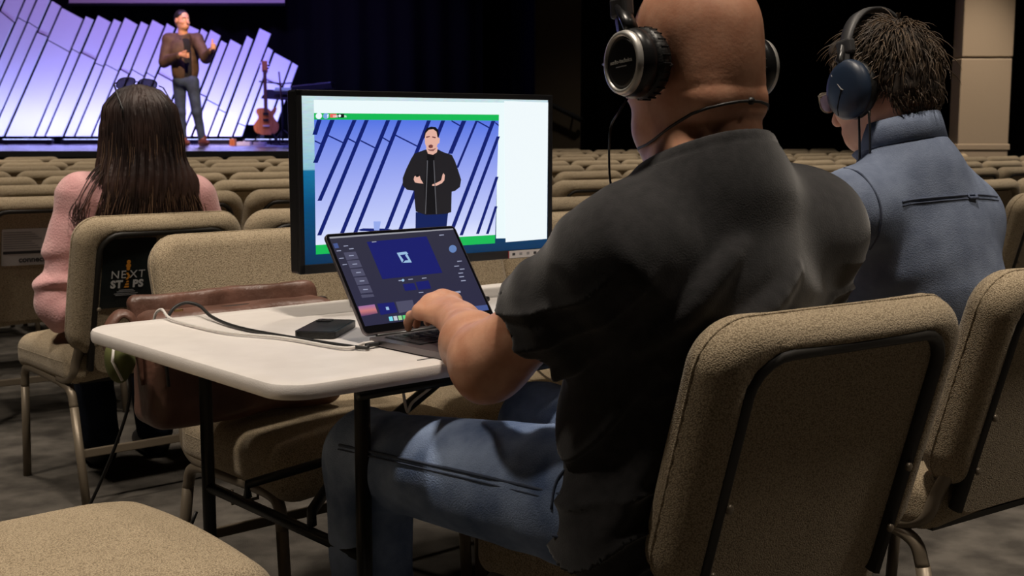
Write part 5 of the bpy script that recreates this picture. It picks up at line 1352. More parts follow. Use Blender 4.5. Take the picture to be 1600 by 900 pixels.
def headphones(label, c, R, s, kind):
    hp = thing('headphones', label, 'headphones', tuple(c + U3 * 0.10))
    off = 0.082 * s
    for sx in (-1, 1):
        ax = R[:, 0] * sx
        o = loc2w(c, R, (sx * off, -0.004, -0.004))
        # tilt a little: cups toe in at the bottom
        if kind == 1:
            MB().lathe([(0.030, -0.006), (0.045, -0.004), (0.0505, 0.006), (0.050, 0.016), (0.044, 0.021)], o, ax, 36, sx=0.9).build('ear_pad', M['rubber'], hp, smooth=True)
            cup = MB().lathe([(0.044, 0.020), (0.0475, 0.022), (0.049, 0.030), (0.047, 0.040), (0.043, 0.046), (0.040, 0.047)], o, ax, 36, sx=0.9).build('ear_cup', M['blackplastic'], hp, smooth=True)
            MB().lathe([(0.0430, 0.036), (0.0452, 0.046), (0.0435, 0.053), (0.0390, 0.055), (0.0365, 0.0530), (0.0365, 0.044)], o, ax, 40, sx=0.86).build('silver_ring', M['silver'], cup, smooth=True)
            MB().lathe([(0.036, 0.046), (0.0372, 0.0505), (0.030, 0.0520), (0.002, 0.0530)], o, ax, 36, sx=0.86).build('cup_plate', M['blackplastic'], cup, smooth=True)
            for k in range(26):
                t = 2 * math.pi * k / 26
                e1 = R[:, 2]; e2 = np.cross(ax, e1)
                q = o + ax * 0.009 + (e1 * math.cos(t) + e2 * math.sin(t) * 0.9) * 0.0505
                MB().tube([q - ax * 0.007, q + ax * 0.007], 0.0013, 5).build('pad_pleat', M['blackmatte'], hp)
            if sx < 0:
                e1 = R[:, 2]; e2 = -R[:, 1]
                place_text('audio-technica', 0.0078, lambda x, y, z: Vector(o + ax * (0.0532 + z) + e2 * x + e1 * (y + 0.002)), M['silver'], cup, bold=0.0002)
                MB().prism([(-0.011, 0), (0.011, 0), (0.011, 0.0016), (-0.011, 0.0016)], 0, 0.0003, lambda x, y, z: Vector(o + ax * (0.0532 + z) + e2 * x + e1 * (y - 0.006))).build('small_print', M['ink_grey'], cup)
        else:
            MB().lathe([(0.034, -0.006), (0.052, -0.004), (0.057, 0.006), (0.055, 0.016), (0.050, 0.020)], o, ax, 36, sx=0.82).build('ear_pad', M['rubber'], hp, smooth=True)
            cup = MB().lathe([(0.050, 0.018), (0.057, 0.022), (0.058, 0.032), (0.053, 0.042), (0.040, 0.048), (0.02, 0.051), (0.002, 0.052)], o, ax, 36, sx=0.82).build('ear_cup', M['navy_cup'], hp, smooth=True)
            e1 = R[:, 2]; e2 = -R[:, 1]
            MB().tube([o + ax * 0.046 + e1 * 0.034 - e2 * 0.022, o + ax * 0.0525 + e1 * 0.0, o + ax * 0.0525 + e2 * 0.004 - e1 * 0.002], 0.0012, 6).build('cup_line', M['silver'], cup)
            MB().tube([o + ax * 0.0525, o + ax * 0.0485 - e1 * 0.03 - e2 * 0.018, o + ax * 0.042 - e1 * 0.045 - e2 * 0.024], 0.0016, 6).build('cup_crease', M['blackmatte'], cup)
    tilt = math.radians(16 if kind == 1 else -4)
    e = R[:, 2] * math.cos(tilt) + R[:, 1] * math.sin(tilt)
    arc = []
    nA = 25
    for k in range(nA):
        t = math.pi * k / (nA - 1)
        x = math.cos(t) * (0.112 if kind == 1 else 0.108) * s
        h = math.sin(t) ** 0.85 * 0.136 * s + 0.018
        arc.append(c + R[:, 0] * -x + e * h)
    band = MB()
    wd = 0.016 if kind == 1 else 0.017
    sd = np.cross(R[:, 0], e)
    vs, fs = [], []
    for k, q in enumerate(arc):
        a = np.asarray(arc[min(k + 1, nA - 1)]) - np.asarray(arc[max(k - 1, 0)]); a /= np.linalg.norm(a)
        nr = np.cross(a, sd); w2 = wd * (0.62 + 0.38 * math.sin(math.pi * k / (nA - 1)))
        for uu, vv in ((-1, -0.5), (-0.7, 0.5), (0, 0.8), (0.7, 0.5), (1, -0.5), (0, -0.9)):
            vs.append(q + sd * w2 * uu + nr * 0.007 * vv)
    for k in range(nA - 1):
        for j in range(6):
            fs.append((k * 6 + j, k * 6 + (j + 1) % 6, (k + 1) * 6 + (j + 1) % 6, (k + 1) * 6 + j))
    fs += [tuple(range(6)), tuple((nA - 1) * 6 + j for j in range(5, -1, -1))]
    band.add(vs, fs).build('headband', M['blackplastic'] if kind == 1 else M['grey_band'], hp, smooth=True)
    for sx in (-1, 1):
        o = loc2w(c, R, (sx * (off + 0.030), -0.004, -0.004))
        top = arc[3] if sx < 0 else arc[-4]
        MB().tube([o + R[:, 2] * 0.045, o + R[:, 2] * 0.058 + R[:, 1] * 0.006, top], 0.008, 8, flat=1.6).build('yoke', M['blackplastic'], hp, smooth=True)
        MB().box(tuple(np.asarray(top)), (0.02, 0.034, 0.03), R=Matrix(R.tolist()), bev=0.005).build('adjuster', M['grey_band'], hp)
    return hp
headphones('black headphones with silver cup rings on the bald man', H1, HR1, hs1, 1)
lc = loc2w(H1, HR1, (-0.12, 0.01, -0.052))
cable('headphone_cable', [lc, lc + np.array([-0.012, 0.01, -0.02]), (0.142, 1.82, 1.12), (0.140, 1.80, 1.06), (0.146, 1.80, 1.02), (0.155, 1.83, 0.96)], 0.0017, M['cable_black'], 'thin black cable hanging from the bald man\u2019s headphones')
glasses('eyeglasses', 'eyeglasses worn by the bald man, lens edge showing past headphones', H1, HR1, hs1, M['spacegrey'], M['lens'])

# ---------- man in the blue shirt
A2 = frame(35)
r2, f2 = A2[:, 0], A2[:, 1]
H2 = np.array([0.735, 2.505, 1.200]); HR2 = frame(38, 14); hs2 = 1.0
L2, R2 = np.array([0.642, 2.36, 0.962]), np.array([0.915, 2.552, 0.935])
Le2, Re2 = np.array([0.53, 2.56, 0.76]), np.array([0.86, 2.78, 0.75])
Lw2, Rw2 = np.array([0.38, 2.74, 0.77]), np.array([0.66, 2.90, 0.77])
nb2 = np.array([0.782, 2.458, 1.062]); mid2 = np.array([0.80, 2.47, 0])
p2 = thing('person', 'man in a blue chambray shirt and headphones, seen from behind', 'person', (0.87, 2.52, 0))
def f_head2(P):
    d = f_head(P, H2, HR2, hs2)
    d = smin(d, cone(P, nb2 - U3 * 0.05, H2 + np.array([0.018, -0.022, -0.055]), 0.062, 0.058), 0.035)
    d = smin(d, cone(P, nb2 - U3 * 0.02, L2, 0.05, 0.045), 0.05); d = smin(d, cone(P, nb2 - U3 * 0.02, R2, 0.05, 0.045), 0.05)
    d = smin(d, cone(P, nb2 - U3 * 0.08, mid2 + U3 * 0.75, 0.08, 0.1), 0.06)
    return d
def simple_arm(sh, el, wr, up=0.035):
    d = (wr - el) / np.linalg.norm(wr - el)
    sd = np.cross(d, U3); sd /= np.linalg.norm(sd)
    ms_ = [wr + d * 0.085 + sd * (k - 1.5) * 0.019 + U3 * (0.012 - 0.004 * abs(k - 1.2)) for k in range(4)]
    ch = [[m + d * 0.038 - U3 * 0.004, m + d * 0.058 - U3 * 0.020, m + d * 0.062 - U3 * 0.036] for m in ms_]
    return [(0, cone, sh, el, 0.055, 0.044), (0.03, cone, el, wr, 0.044, 0.028)] + hand_prims(wr, ms_, ch, 0.0092, [wr + d * 0.02 - sd * 0.02, wr + d * 0.05 - sd * 0.045 - U3 * 0.01, wr + d * 0.085 - sd * 0.05 - U3 * 0.018], 0.013)
aL2, aR2 = simple_arm(L2, Le2, Lw2), simple_arm(R2, Re2, Rw2)
V, F = join_arrays([sdf_arrays(f_head2, (0.48, 2.28, 0.62), (1.06, 2.74, 1.36), 0.0065), sdf_arrays(lambda P: union(P, aL2), (0.20, 2.26, 0.66), (0.72, 2.95, 1.06), 0.0055), sdf_arrays(lambda P: union(P, aR2), (0.46, 2.48, 0.64), (1.04, 3.12, 1.05), 0.0055)])
link_mesh('body', np_mesh('man2_body', V, F), M['skin_pink'], p2)
eyes(H2, HR2, hs2, p2); brows(H2, HR2, hs2, p2, M['hair_short'])
def f_hair2(P):
    q = (P - H2) @ HR2
    d = ell(q, (0, -0.014, 0.036), (0.087, 0.106, 0.098))
    d = smin(d, ell(q, (0, -0.062, -0.025), (0.066, 0.046, 0.060)), 0.04)
    d = smin(d, ell(q, (0.0, 0.055, 0.088), (0.06, 0.04, 0.032)), 0.03)
    cut = q[:, 1] - 0.052 + 1.35 * np.clip(0.055 - q[:, 2], 0, 1) - 0.7 * np.clip(q[:, 2] - 0.06, 0, 1)
    d = smax(d, cut, 0.012)
    d = smax(d, -(q[:, 2] + 0.092), 0.01)
    return d + 0.0035 * wav(P, 21, 120) + 0.002 * wav(P, 22, 260)
hr2 = link_mesh('hair', sdf_mesh('hair2', f_hair2, (0.58, 2.34, 1.08), (0.90, 2.68, 1.36), 0.0045), M['hair_base'], p2)
N_ = 3600
ph_ = RNG.uniform(0, 2 * math.pi, N_); cz = RNG.uniform(-0.55, 1.0, N_)
sx_ = np.sqrt(1 - np.clip(cz, -1, 1) ** 2)
D_ = np.stack([sx_ * np.sin(ph_), -sx_ * np.cos(ph_), cz], 1)
root = D_ * np.array([0.084, 0.104, 0.094]) + np.array([0, -0.014, 0.036])
keep = (root[:, 1] < 0.045 - 1.2 * np.clip(0.05 - root[:, 2], 0, 1)) | (root[:, 2] > 0.085)
root, D_ = root[keep], D_[keep]
n2 = 1100
a2 = RNG.uniform(-1.75, 1.75, n2); c2 = RNG.uniform(-0.95, 0.75, n2); s2 = np.sqrt(1 - c2 ** 2)
D2 = np.stack([s2 * np.sin(a2), -s2 * np.cos(a2), c2], 1)
root = np.concatenate([root, D2 * np.array([0.066, 0.046, 0.058]) + np.array([0, -0.064, -0.025])]); D_ = np.concatenate([D_, D2])
cw = np.array([0.01, -0.055, 0.118])
sw = root - cw; sw -= D_ * (sw * D_).sum(1, keepdims=True); sw /= np.linalg.norm(sw, axis=1, keepdims=True) + 1e-6
sw = sw + 0.35 * RNG.normal(size=sw.shape)
ln = RNG.uniform(0.022, 0.045, len(root))[:, None]
ln[-n2:] *= 0.42
ts = np.linspace(0, 1, 6)
Lq = np.stack([root + ln * (sw * t + D_ * (0.55 * t - 0.75 * t * t)) + D_ * 0.001 for t in ts], 1)
link_mesh('hair_strands', strands_mesh('hair2_strands', H2 + Lq @ HR2.T, 0.0013 * np.array([1, 1, 0.95, 0.8, 0.55, 0.15])), M['hair_short'], hr2)
def f_shirt2(P):
    d = union(P, [(0, ell, (0.805, 2.475, 0.88), (0.195, 0.130, 0.19), A2), (0.07, ell, (0.855, 2.505, 0.69), (0.20, 0.150, 0.20), A2), (0.06, ell, (0.875, 2.52, 0.56), (0.205, 0.165, 0.13), A2),
                  (0.05, cone, nb2 - U3 * 0.02, L2 + U3 * 0.004, 0.070, 0.070), (0.05, cone, nb2 - U3 * 0.02, R2 + U3 * 0.004, 0.070, 0.072), (0.06, cone, nb2 - f2 * 0.02 - U3 * 0.03, mid2 - f2 * 0.035 + U3 * 0.82, 0.055, 0.10),
                  (0.04, cone, L2, Le2, 0.080, 0.066), (0.04, cone, R2, Re2, 0.080, 0.066), (0.02, cone, Le2, Le2 + 0.55 * (Lw2 - Le2), 0.066, 0.056), (0.02, cone, Re2, Re2 + 0.55 * (Rw2 - Re2), 0.066, 0.056)])
    z = P[:, 2]; xr = (P - mid2) @ r2; yf = (P - mid2) @ f2
    wv = 40 * (z + 0.35 * xr) + 2.4 * np.sin(9 * xr + 4 * z) + 1.5 * np.sin(15 * xr - 11 * z + 2) + np.sin(12 * yf)
    d = d - 0.008 * ((0.5 + 0.5 * np.sin(wv)) ** 2.2 - 0.35) * np.clip((0.93 - z) / 0.2, 0.05, 1) * (0.6 + 0.4 * np.sin(8 * xr + 10 * z))
    hn = f_head2(P)
    pl = (P - (nb2 + U3 * 0.070 - f2 * 0.06)) @ ((U3 + f2 * 0.35) / np.linalg.norm(U3 + f2 * 0.35))
    d = smin(d, smax(hn - 0.010, pl, 0.005), 0.02)
    d = smax(d, pl, 0.006)
    d = smax(d, -np.where(z > 1.0, hn - 0.003, 1.0), 0.003)
    return smax(d, 0.465 - z, 0.01)
sh2 = link_mesh('shirt', sdf_mesh('shirt2', f_shirt2, (0.34, 2.24, 0.42), (1.16, 2.98, 1.15), 0.0065), M['chambray'], p2)
# collar: a folded band standing round the neck
cv, cf_ = [], []
nC = 28
for k in range(nC + 1):
    t = math.radians(-20 + 220 * k / nC)
    dirv = r2 * math.cos(t) + f2 * -math.sin(t) * 1.0
    dirv = r2 * math.cos(t + math.pi) + f2 * math.sin(t + math.pi)
    cc_ = nb2 + f2 * 0.015 + U3 * (0.045 - 0.02 * math.sin(t + math.pi))
    base = surf(f_head2, cc_, dirv, reach=0.2)
    lean = -0.010
    drop = 0.0
    for rr_, zz in ((0.006, -0.010), (0.010, 0.026), (0.015, 0.031), (0.022, 0.012), (0.031, -0.018), (0.026, -0.022)):
        cv.append(base + dirv * rr_ + U3 * zz)
for k in range(nC):
    for j in range(5):
        cf_.append((k * 6 + j, k * 6 + j + 1, (k + 1) * 6 + j + 1, (k + 1) * 6 + j))
MB().add(cv, cf_).build('collar', M['chambray'], sh2, smooth=True)
yk = [(mid2 + r2 * x + U3 * (0.985 + 0.012 * math.cos(x * 9)), -f2) for x in np.linspace(-0.15, 0.15, 12)]
seam('yoke_seam', f_shirt2, yk, 0.0022, M['chambray_seam'], sh2)
seam('yoke_seam', f_shirt2, [(p - U3 * 0.007, d) for p, d in yk], 0.0013, M['chambray_seam'], sh2)
seam('armhole_seam', f_shirt2, [(L2 + (Le2 - L2) * 0.12 + r2 * 0.02, (-r2 * 0.4 + U3 * a - f2 * b)) for a, b in ((1.2, 0.2), (0.9, 0.6), (0.5, 1.0), (0.0, 1.1), (-0.4, 0.9))], 0.0022, M['chambray_seam'], sh2)
q0 = surf(f_shirt2, mid2 + U3 * 0.997 + r2 * 0.02, -f2)
MB().tube([q0 - r2 * 0.014 + U3 * 0.001, q0 - r2 * 0.012 - f2 * 0.006 - U3 * 0.006, q0 + r2 * 0.012 - f2 * 0.006 - U3 * 0.006, q0 + r2 * 0.014 + U3 * 0.001], 0.0035, 6).build('locker_loop', M['chambray_seam'], sh2, smooth=True)
kn2 = [np.array([0.60, 2.86, 0.545]), np.array([0.78, 3.00, 0.545])]; hp2 = [np.array([0.79, 2.47, 0.555]), np.array([0.95, 2.58, 0.555])]; an2 = [np.array([0.62, 2.84, 0.08]), np.array([0.80, 2.98, 0.08])]
def f_jeans2(P):
    d = union(P, [(0, ell, (0.87, 2.53, 0.55), (0.18, 0.15, 0.10), A2)] + [(0.05, cone, a, b, 0.10, 0.075) for a, b in zip(hp2, kn2)] + [(0.03, cone, a, b, 0.075, 0.06) for a, b in zip(kn2, an2)])
    return smax(d + 0.003 * wav(P, 9, 60), 0.06 - P[:, 2], 0.01)
link_mesh('jeans', sdf_mesh('jeans2', f_jeans2, (0.48, 2.28, 0.04), (1.16, 3.14, 0.70), 0.009), M['denim_dark'], p2)
for a in an2: shoe(a, f2, p2, M['shoe_dark'])
headphones('dark blue over-ear headphones on the man in blue', H2, HR2, hs2 * 1.03, 2)
lc = loc2w(H2, HR2, (-0.105, -0.01, -0.058))
cable('headset_cable', [lc, lc + np.array([0.003, 0.0, -0.05]), lc + np.array([0.01, 0.03, -0.11]), lc + np.array([0.0, 0.08, -0.20])], 0.0024, M['cable_black'], 'black cable below the blue headphones, nearer the face')
lc = loc2w(H2, HR2, (-0.105, -0.034, -0.054))
cable('headset_cable', [lc, lc + np.array([0.004, 0.0, -0.05]), lc + np.array([0.012, 0.03, -0.11]), lc + np.array([0.01, 0.08, -0.20])], 0.0024, M['cable_black'], 'black cable below the blue headphones, nearer the collar')
glasses('eyeglasses', 'eyeglasses worn by the man in blue, lens edge showing', H2, HR2, hs2, M['bronze'], M['lens'])

# ---------- woman in pink
A3 = frame(36)
r3, f3 = A3[:, 0], A3[:, 1]
H3 = np.array([-1.150, 3.880, 1.130]); HR3 = frame(30, 4); hs3 = 0.94
L3, R3 = np.array([-1.300, 3.775, 0.918]), np.array([-1.020, 3.980, 0.905])
Le3, Re3 = np.array([-1.372, 3.75, 0.60]), np.array([-0.93, 4.06, 0.63])
Lw3, Rw3 = np.array([-1.40, 3.98, 0.575]), np.array([-1.12, 4.20, 0.58])
nb3 = np.array([-1.150, 3.862, 0.975]); mid3 = np.array([-1.155, 3.875, 0])
p3 = thing('person', 'woman with long brown hair in a pink sweater, seen from behind', 'person', (-1.15, 3.86, 0))
def f_head3(P):
    d = f_head(P, H3, HR3, hs3)
    d = smin(d, cone(P, nb3 - U3 * 0.05, H3 + np.array([0.01, -0.015, -0.05]), 0.05, 0.046), 0.03)
    d = smin(d, cone(P, nb3 - U3 * 0.05, L3, 0.045, 0.04), 0.05); d = smin(d, cone(P, nb3 - U3 * 0.05, R3, 0.045, 0.04), 0.05)
    return smin(d, cone(P, nb3 - U3 * 0.08, mid3 + U3 * 0.7, 0.07, 0.09), 0.06)
aL3, aR3 = simple_arm(L3, Le3, Lw3), simple_arm(R3, Re3, Rw3)
V, F = join_arrays([sdf_arrays(f_head3, (-1.40, 3.66, 0.58), (-0.92, 4.10, 1.30), 0.008), sdf_arrays(lambda P: union(P, aL3), (-1.56, 3.66, 0.50), (-1.20, 4.26, 1.0), 0.006), sdf_arrays(lambda P: union(P, aR3), (-1.45, 3.88, 0.50), (-0.82, 4.46, 1.0), 0.006)])
link_mesh('body', np_mesh('woman_body', V, F), M['skin_pink'], p3)
eyes(H3, HR3, hs3, p3); brows(H3, HR3, hs3, p3, M['hair_brown'])
def f_sweat(P):
    d = union(P, [(0, ell, (-1.155, 3.870, 0.83), (0.172, 0.115, 0.17), A3), (0.07, ell, (-1.145, 3.865, 0.66), (0.175, 0.13, 0.18), A3), (0.05, ell, (-1.14, 3.85, 0.55), (0.185, 0.15, 0.10), A3),
                  (0.05, cone, nb3 - U3 * 0.03, L3, 0.062, 0.062), (0.05, cone, nb3 - U3 * 0.03, R3, 0.062, 0.062),
                  (0.04, cone, L3, Le3, 0.072, 0.070), (0.04, cone, R3, Re3, 0.072, 0.070), (0.03, cone, Le3, Lw3, 0.076, 0.045), (0.03, cone, Re3, Rw3, 0.076, 0.045)])
    z = P[:, 2]; xr = (P - mid3) @ r3
    wv = 44 * (z - 0.5 * xr) + 2.5 * np.sin(13 * xr + 3 * z) + 1.7 * np.sin(23 * z + 11 * xr)
    d = d - 0.019 * ((0.5 + 0.5 * np.sin(wv)) ** 2 - 0.35) * np.clip((0.90 - z) / 0.15, 0.1, 1)
    d = smax(d, -cone(P, nb3, nb3 + U3 * 0.2, 0.06, 0.07), 0.01)
    return smax(d, 0.50 - z, 0.01)
link_mesh('sweater', sdf_mesh('sweater', f_sweat, (-1.54, 3.62, 0.46), (-0.80, 4.32, 1.05), 0.0075), M['pink'], p3)
hp3 = [np.array([-1.225, 3.80, 0.555]), np.array([-1.06, 3.92, 0.555])]; kn3 = [np.array([-1.46, 4.20, 0.545]), np.array([-1.30, 4.30, 0.545])]; an3 = [np.array([-1.385, 4.11, 0.09]), np.array([-1.24, 4.24, 0.09])]
def f_jeans3(P):
    d = union(P, [(0, ell, (-1.145, 3.86, 0.55), (0.178, 0.15, 0.095), A3)] + [(0.05, cone, a, b, 0.098, 0.07) for a, b in zip(hp3, kn3)] + [(0.03, cone, a, b, 0.068, 0.062) for a, b in zip(kn3, an3)])
    return smax(d + 0.003 * wav(P, 19, 60), 0.06 - P[:, 2], 0.01)
link_mesh('trousers', sdf_mesh('jeans3', f_jeans3, (-1.58, 3.64, 0.04), (-0.90, 4.44, 0.70), 0.010), M['denim_dark'], p3)
for a in an3: shoe(a, f3, p3, M['shoe_dark'], 0.24)
def f_hair3(P):
    q = (P - H3) @ A3
    d = ell(q, (0, -0.012, 0.030), (0.094, 0.103, 0.092))
    d = smin(d, cone(q, (0, -0.030, 0.0), (0, -0.045, -0.15), 0.100, 0.100), 0.05)
    d = smin(d, ell(q, (0.005, -0.075, -0.19), (0.150, 0.060, 0.11)), 0.05)
    for sx in (-1, 1):
        d = smin(d, cone(q, (sx * 0.07, 0.0, -0.02), (sx * 0.105, 0.015, -0.20), 0.045, 0.040), 0.04)
    face = np.maximum(q[:, 1] - 0.045, np.abs(q[:, 0]) - 0.055)
    d = smax(d, -smax(-(q[:, 1] - 0.045), np.abs(q[:, 0]) - 0.058, 0.01), 0.012)
    an = np.arctan2(q[:, 0], -q[:, 1])
    d = d + 0.003 * np.sin(an * 37 + 3 * np.sin(q[:, 2] * 15)) + 0.002 * np.sin(an * 71 + 2 * np.sin(q[:, 2] * 23 + 1))
    return smax(d, -(q[:, 2] + 0.275 + 0.02 * np.sin(an * 19)), 0.01)
hr3 = link_mesh('hair', sdf_mesh('hair3', f_hair3, (-1.36, 3.66, 0.82), (-0.92, 4.08, 1.28), 0.005), M['hair_brown'], p3)
zl_ = np.array([0.128, 0.112, 0.06, -0.01, -0.09, -0.17, -0.25, -0.31])
rx_ = np.array([0.012, 0.060, 0.104, 0.112, 0.116, 0.135, 0.158, 0.170])
ry_ = np.array([0.010, 0.058, 0.106, 0.112, 0.104, 0.092, 0.078, 0.072])
yo_ = np.array([0.0, -0.012, -0.014, -0.020, -0.030, -0.048, -0.055, -0.055])
def woman_strands(n, rad, m, name, amp, lo=0.0):
    a = RNG.uniform(-1.9, 1.9, n)
    jit = RNG.normal(size=(n, 4))
    lenf = RNG.uniform(0.82, 1.06, n)
    out = []
    K = np.linspace(lo, 7, 22)
    for i in range(n):
        zz = np.interp(K * lenf[i], np.arange(8), zl_); rx = np.interp(K * lenf[i], np.arange(8), rx_); ry = np.interp(K * lenf[i], np.arange(8), ry_); yy = np.interp(K * lenf[i], np.arange(8), yo_)
        sc = 1.0 + 0.035 * jit[i, 0]
        aa = a[i] + 0.05 * np.sin(K * 0.9 + jit[i, 1] * 3) * (K / 7)
        w2 = amp * (K / 7) ** 2 * np.sin(K * 1.7 + jit[i, 2] * 5)
        out.append(np.stack([np.sin(aa) * (rx * sc + w2), -np.cos(aa) * (ry * sc + w2 * 0.5) + yy, zz + 0.0 * K], 1))
    L_ = np.array(out)
    return link_mesh(name, strands_mesh(name, H3 + L_ @ A3.T, rad * np.concatenate([np.full(17, 1.0), np.linspace(0.9, 0.15, 5)])), m, hr3)
woman_strands(1100, 0.0017, M['hair_brown'], 'hair_strands', 0.012)
woman_strands(320, 0.0016, M['hair_tip'], 'light_strands', 0.016, 3.6)
# loose curls over the near shoulder
cur = []
for k in range(26):
    j = RNG.normal(size=3) * 0.010
    base = H3 + A3 @ np.array([-0.10, -0.02, -0.12]) + j
    pts = [base, base + A3 @ np.array([-0.05, -0.03, -0.035]), base + A3 @ np.array([-0.095, -0.045, -0.10]), base + A3 @ np.array([-0.105 - 0.01 * (k % 3), -0.055, -0.16]), base + A3 @ np.array([-0.075 + 0.012 * (k % 4), -0.075, -0.205]), base + A3 @ np.array([-0.055 + 0.01 * (k % 5), -0.08, -0.245])]
    cur.append(np.array(spline(pts, 4)))
cur = np.array(cur)
link_mesh('loose_curls', strands_mesh('curls', cur, 0.0022 * np.linspace(1, 0.25, cur.shape[1])), M['hair_brown'], hr3)
# sunglasses pushed up on her head
gc = loc2w(H3, A3, (0.0, -0.044, 0.080)); GR = A3 @ np.array(Matrix.Rotation(math.radians(42), 3, 'X') @ Matrix.Rotation(math.radians(4), 3, 'Y'))
glasses('sunglasses', 'sunglasses pushed up on top of the woman\u2019s head', gc - GR @ np.array([0, 0.04, 0.0]), GR, 1.0, M['blackplastic'], M['lens_dark'], 1.12)

# ---------- speaker on the stage
p4_ = thing('person', 'speaker in brown jacket and jeans gesturing on the stage', 'person', (-4.05, 16.0, 0.91))
A4 = frame(-128 + 180 - 270)          # faces the hall, turned toward the right
A4 = frame(215)
HR4 = frame(228)
H4 = np.array([-4.145, 15.99, 2.485]); r4, f4 = A4[:, 0], A4[:, 1]
SL, SR = np.array([-4.325, 15.98, 2.25]), np.array([-3.965, 15.98, 2.245])
EL, ER = np.array([-4.37, 15.90, 1.965]), np.array([-3.83, 15.86, 2.01])
WL, WR = np.array([-4.11, 15.74, 2.045]), np.array([-3.715, 15.70, 2.10])
def f_head4(P):
    d = f_head(P, H4, HR4, 1.02)
    d = smin(d, cone(P, (-4.145, 16.01, 2.26), H4 - U3 * 0.06, 0.065, 0.056), 0.03)
    return d
def f_handL(P):
    m = [WL + np.array([0.075, -0.03, 0.020 - 0.018 * k]) for k in range(4)]
    return union(P, [(0, cone, EL, WL, 0.045, 0.03)] + hand_prims(WL, m, [[q + np.array([0.03, -0.012, 0.0]), q + np.array([0.035, -0.035, 0.0]), q + np.array([0.012, -0.045, 0.0])] for q in m], 0.010, [WL, WL + np.array([0.04, -0.03, 0.035]), WL + np.array([0.075, -0.045, 0.045])], 0.016))
def f_handR(P):
    m = [WR + np.array([0.035, -0.03, 0.062 - 0.018 * k]) for k in range(4)]
    return union(P, [(0, cone, ER, WR, 0.045, 0.03)] + hand_prims(WR, m, [[q + np.array([0.012, -0.035, 0.004]), q + np.array([-0.02, -0.045, 0.002]), q + np.array([-0.03, -0.02, 0.0])] for q in m], 0.011, [WR + np.array([0.005, -0.01, 0.03]), WR + np.array([0.012, -0.02, 0.075]), WR + np.array([0.014, -0.022, 0.125])], 0.018))
V, F = join_arrays([sdf_arrays(f_head4, (-4.30, 15.82, 2.18), (-3.98, 16.16, 2.64), 0.007), sdf_arrays(f_handL, (-4.46, 15.58, 1.88), (-3.90, 16.0, 2.15), 0.007), sdf_arrays(f_handR, (-3.92, 15.56, 1.92), (-3.58, 15.96, 2.28), 0.007)])
link_mesh('body', np_mesh('speaker_body', V, F), M['skin_pink'], p4_)
eyes(H4, HR4, 1.02, p4_); brows(H4, HR4, 1.02, p4_, M['hair_black'])
def f_hair4(P):
    q = (P - H4) @ HR4
    d = ell(q, (0, -0.016, 0.038), (0.086, 0.104, 0.098))
    d = smin(d, ell(q, (0, -0.06, -0.015), (0.07, 0.045, 0.06)), 0.03)
    cut = q[:, 1] - 0.065 + 1.3 * np.clip(0.065 - q[:, 2], 0, 1)
    return smax(d, cut, 0.01) + 0.002 * wav(P, 31, 120)
link_mesh('hair', sdf_mesh('hair4', f_hair4, (-4.32, 15.80, 2.36), (-3.96, 16.20, 2.66), 0.007), M['hair_black'], p4_)
def f_jacket(P):
    d = union(P, [(0, ell, (-4.14, 16.0, 2.10), (0.19, 0.13, 0.20), A4), (0.07, ell, (-4.13, 16.0, 1.88), (0.175, 0.135, 0.22), A4), (0.05, cone, (-4.145, 16.01, 2.27), SL, 0.07, 0.07), (0.05, cone, (-4.145, 16.01, 2.27), SR, 0.07, 0.07),
                  (0.04, cone, SL, EL, 0.078, 0.066), (0.04, cone, SR, ER, 0.078, 0.066), (0.02, cone, EL, EL + 0.85 * (WL - EL), 0.066, 0.050), (0.02, cone, ER, ER + 0.85 * (WR - ER), 0.066, 0.050)])
    d = d - 0.008 * wav(P, 41, 30)
    q = (P - np.array([-4.135, 16.0, 1.9])) @ A4
    opening = smax(np.abs(q[:, 0]) - 0.045, -(q[:, 1] - 0.075), 0.01)
    d = smax(d, -opening, 0.01)
    return smax(smax(d, 1.70 - P[:, 2], 0.01), -cone(P, (-4.145, 16.0, 2.27), (-4.145, 15.99, 2.5), 0.065, 0.075), 0.01)
jk = link_mesh('jacket', sdf_mesh('jacket4', f_jacket, (-4.52, 15.62, 1.66), (-3.62, 16.24, 2.38), 0.010), M['jacket'], p4_)
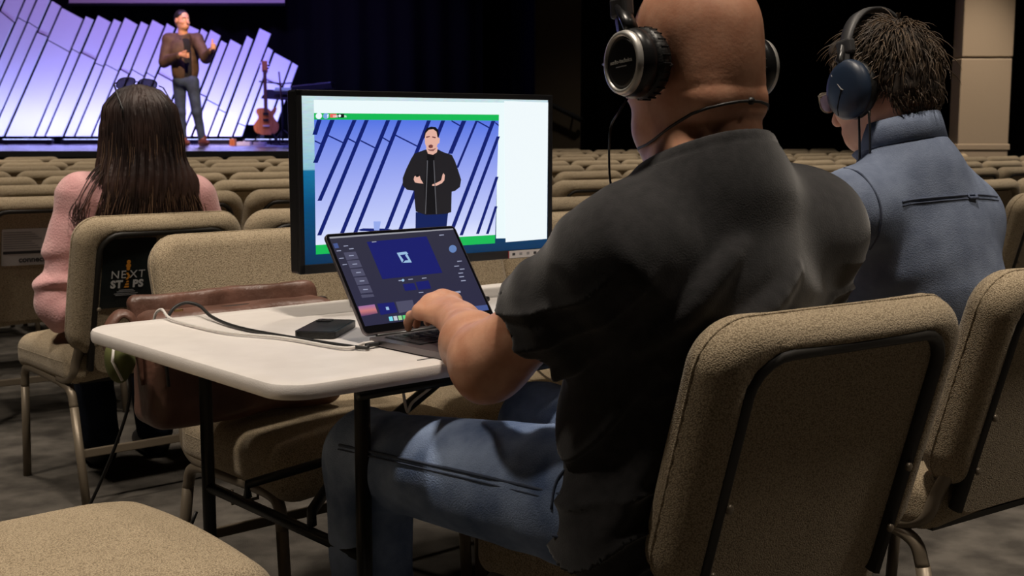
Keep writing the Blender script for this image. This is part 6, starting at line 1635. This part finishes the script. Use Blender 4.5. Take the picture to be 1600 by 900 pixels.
def f_under(P):
    return smax(union(P, [(0, ell, (-4.14, 16.0, 2.10), (0.17, 0.115, 0.22), A4), (0.07, ell, (-4.13, 16.0, 1.86), (0.16, 0.118, 0.22), A4)]), 1.68 - P[:, 2], 0.01)
link_mesh('undershirt', sdf_mesh('under4', f_under, (-4.36, 15.80, 1.64), (-3.92, 16.20, 2.36), 0.012), M['blackmatte'], p4_)
hpq = [np.array([-4.215, 16.02, 1.72]), np.array([-4.045, 15.98, 1.72])]; knq = [np.array([-4.205, 15.99, 1.34]), np.array([-3.985, 15.94, 1.34])]; anq = [np.array([-4.195, 16.03, 0.98]), np.array([-3.935, 15.98, 0.98])]
def f_jeans4(P):
    d = union(P, [(0, ell, (-4.13, 16.0, 1.74), (0.155, 0.115, 0.11), A4)] + [(0.04, cone, a, b, 0.088, 0.062) for a, b in zip(hpq, knq)] + [(0.03, cone, a, b, 0.062, 0.048) for a, b in zip(knq, anq)])
    return smax(d - 0.004 * wav(P, 51, 45), 0.955 - P[:, 2], 0.005)
link_mesh('jeans', sdf_mesh('jeans4', f_jeans4, (-4.36, 15.80, 0.93), (-3.80, 16.20, 1.92), 0.010), mat('speaker_denim', (0.035, 0.06, 0.125), 0.85, col2=(0.018, 0.032, 0.072), scale=9), p4_)
for a in anq:
    fw = f4
    def fs(P, a=a):
        Rz = np.stack([np.array([fw[1], -fw[0], 0]), fw, U3], 1)
        c = np.array([a[0], a[1], 0.955]) + fw * 0.065
        d = smin(ell(P, c, (0.048, 0.135, 0.048), Rz), cone(P, (a[0], a[1], 0.95), (a[0], a[1], 1.03), 0.05, 0.05), 0.03)
        return smax(d, 0.912 - P[:, 2], 0.004)
    link_mesh('boot', sdf_mesh('boot', fs, (a[0] - 0.24, a[1] - 0.28, 0.90), (a[0] + 0.24, a[1] + 0.2, 1.09), 0.010), M['shoe'], p4_)
ck = MB().box((-4.005, 15.69, 2.085), (0.03, 0.09, 0.022), bev=0.006).build('presentation_clicker', M['blackplastic'])
tag(ck, 'small black clicker in the hand of the speaker on stage', 'clicker')
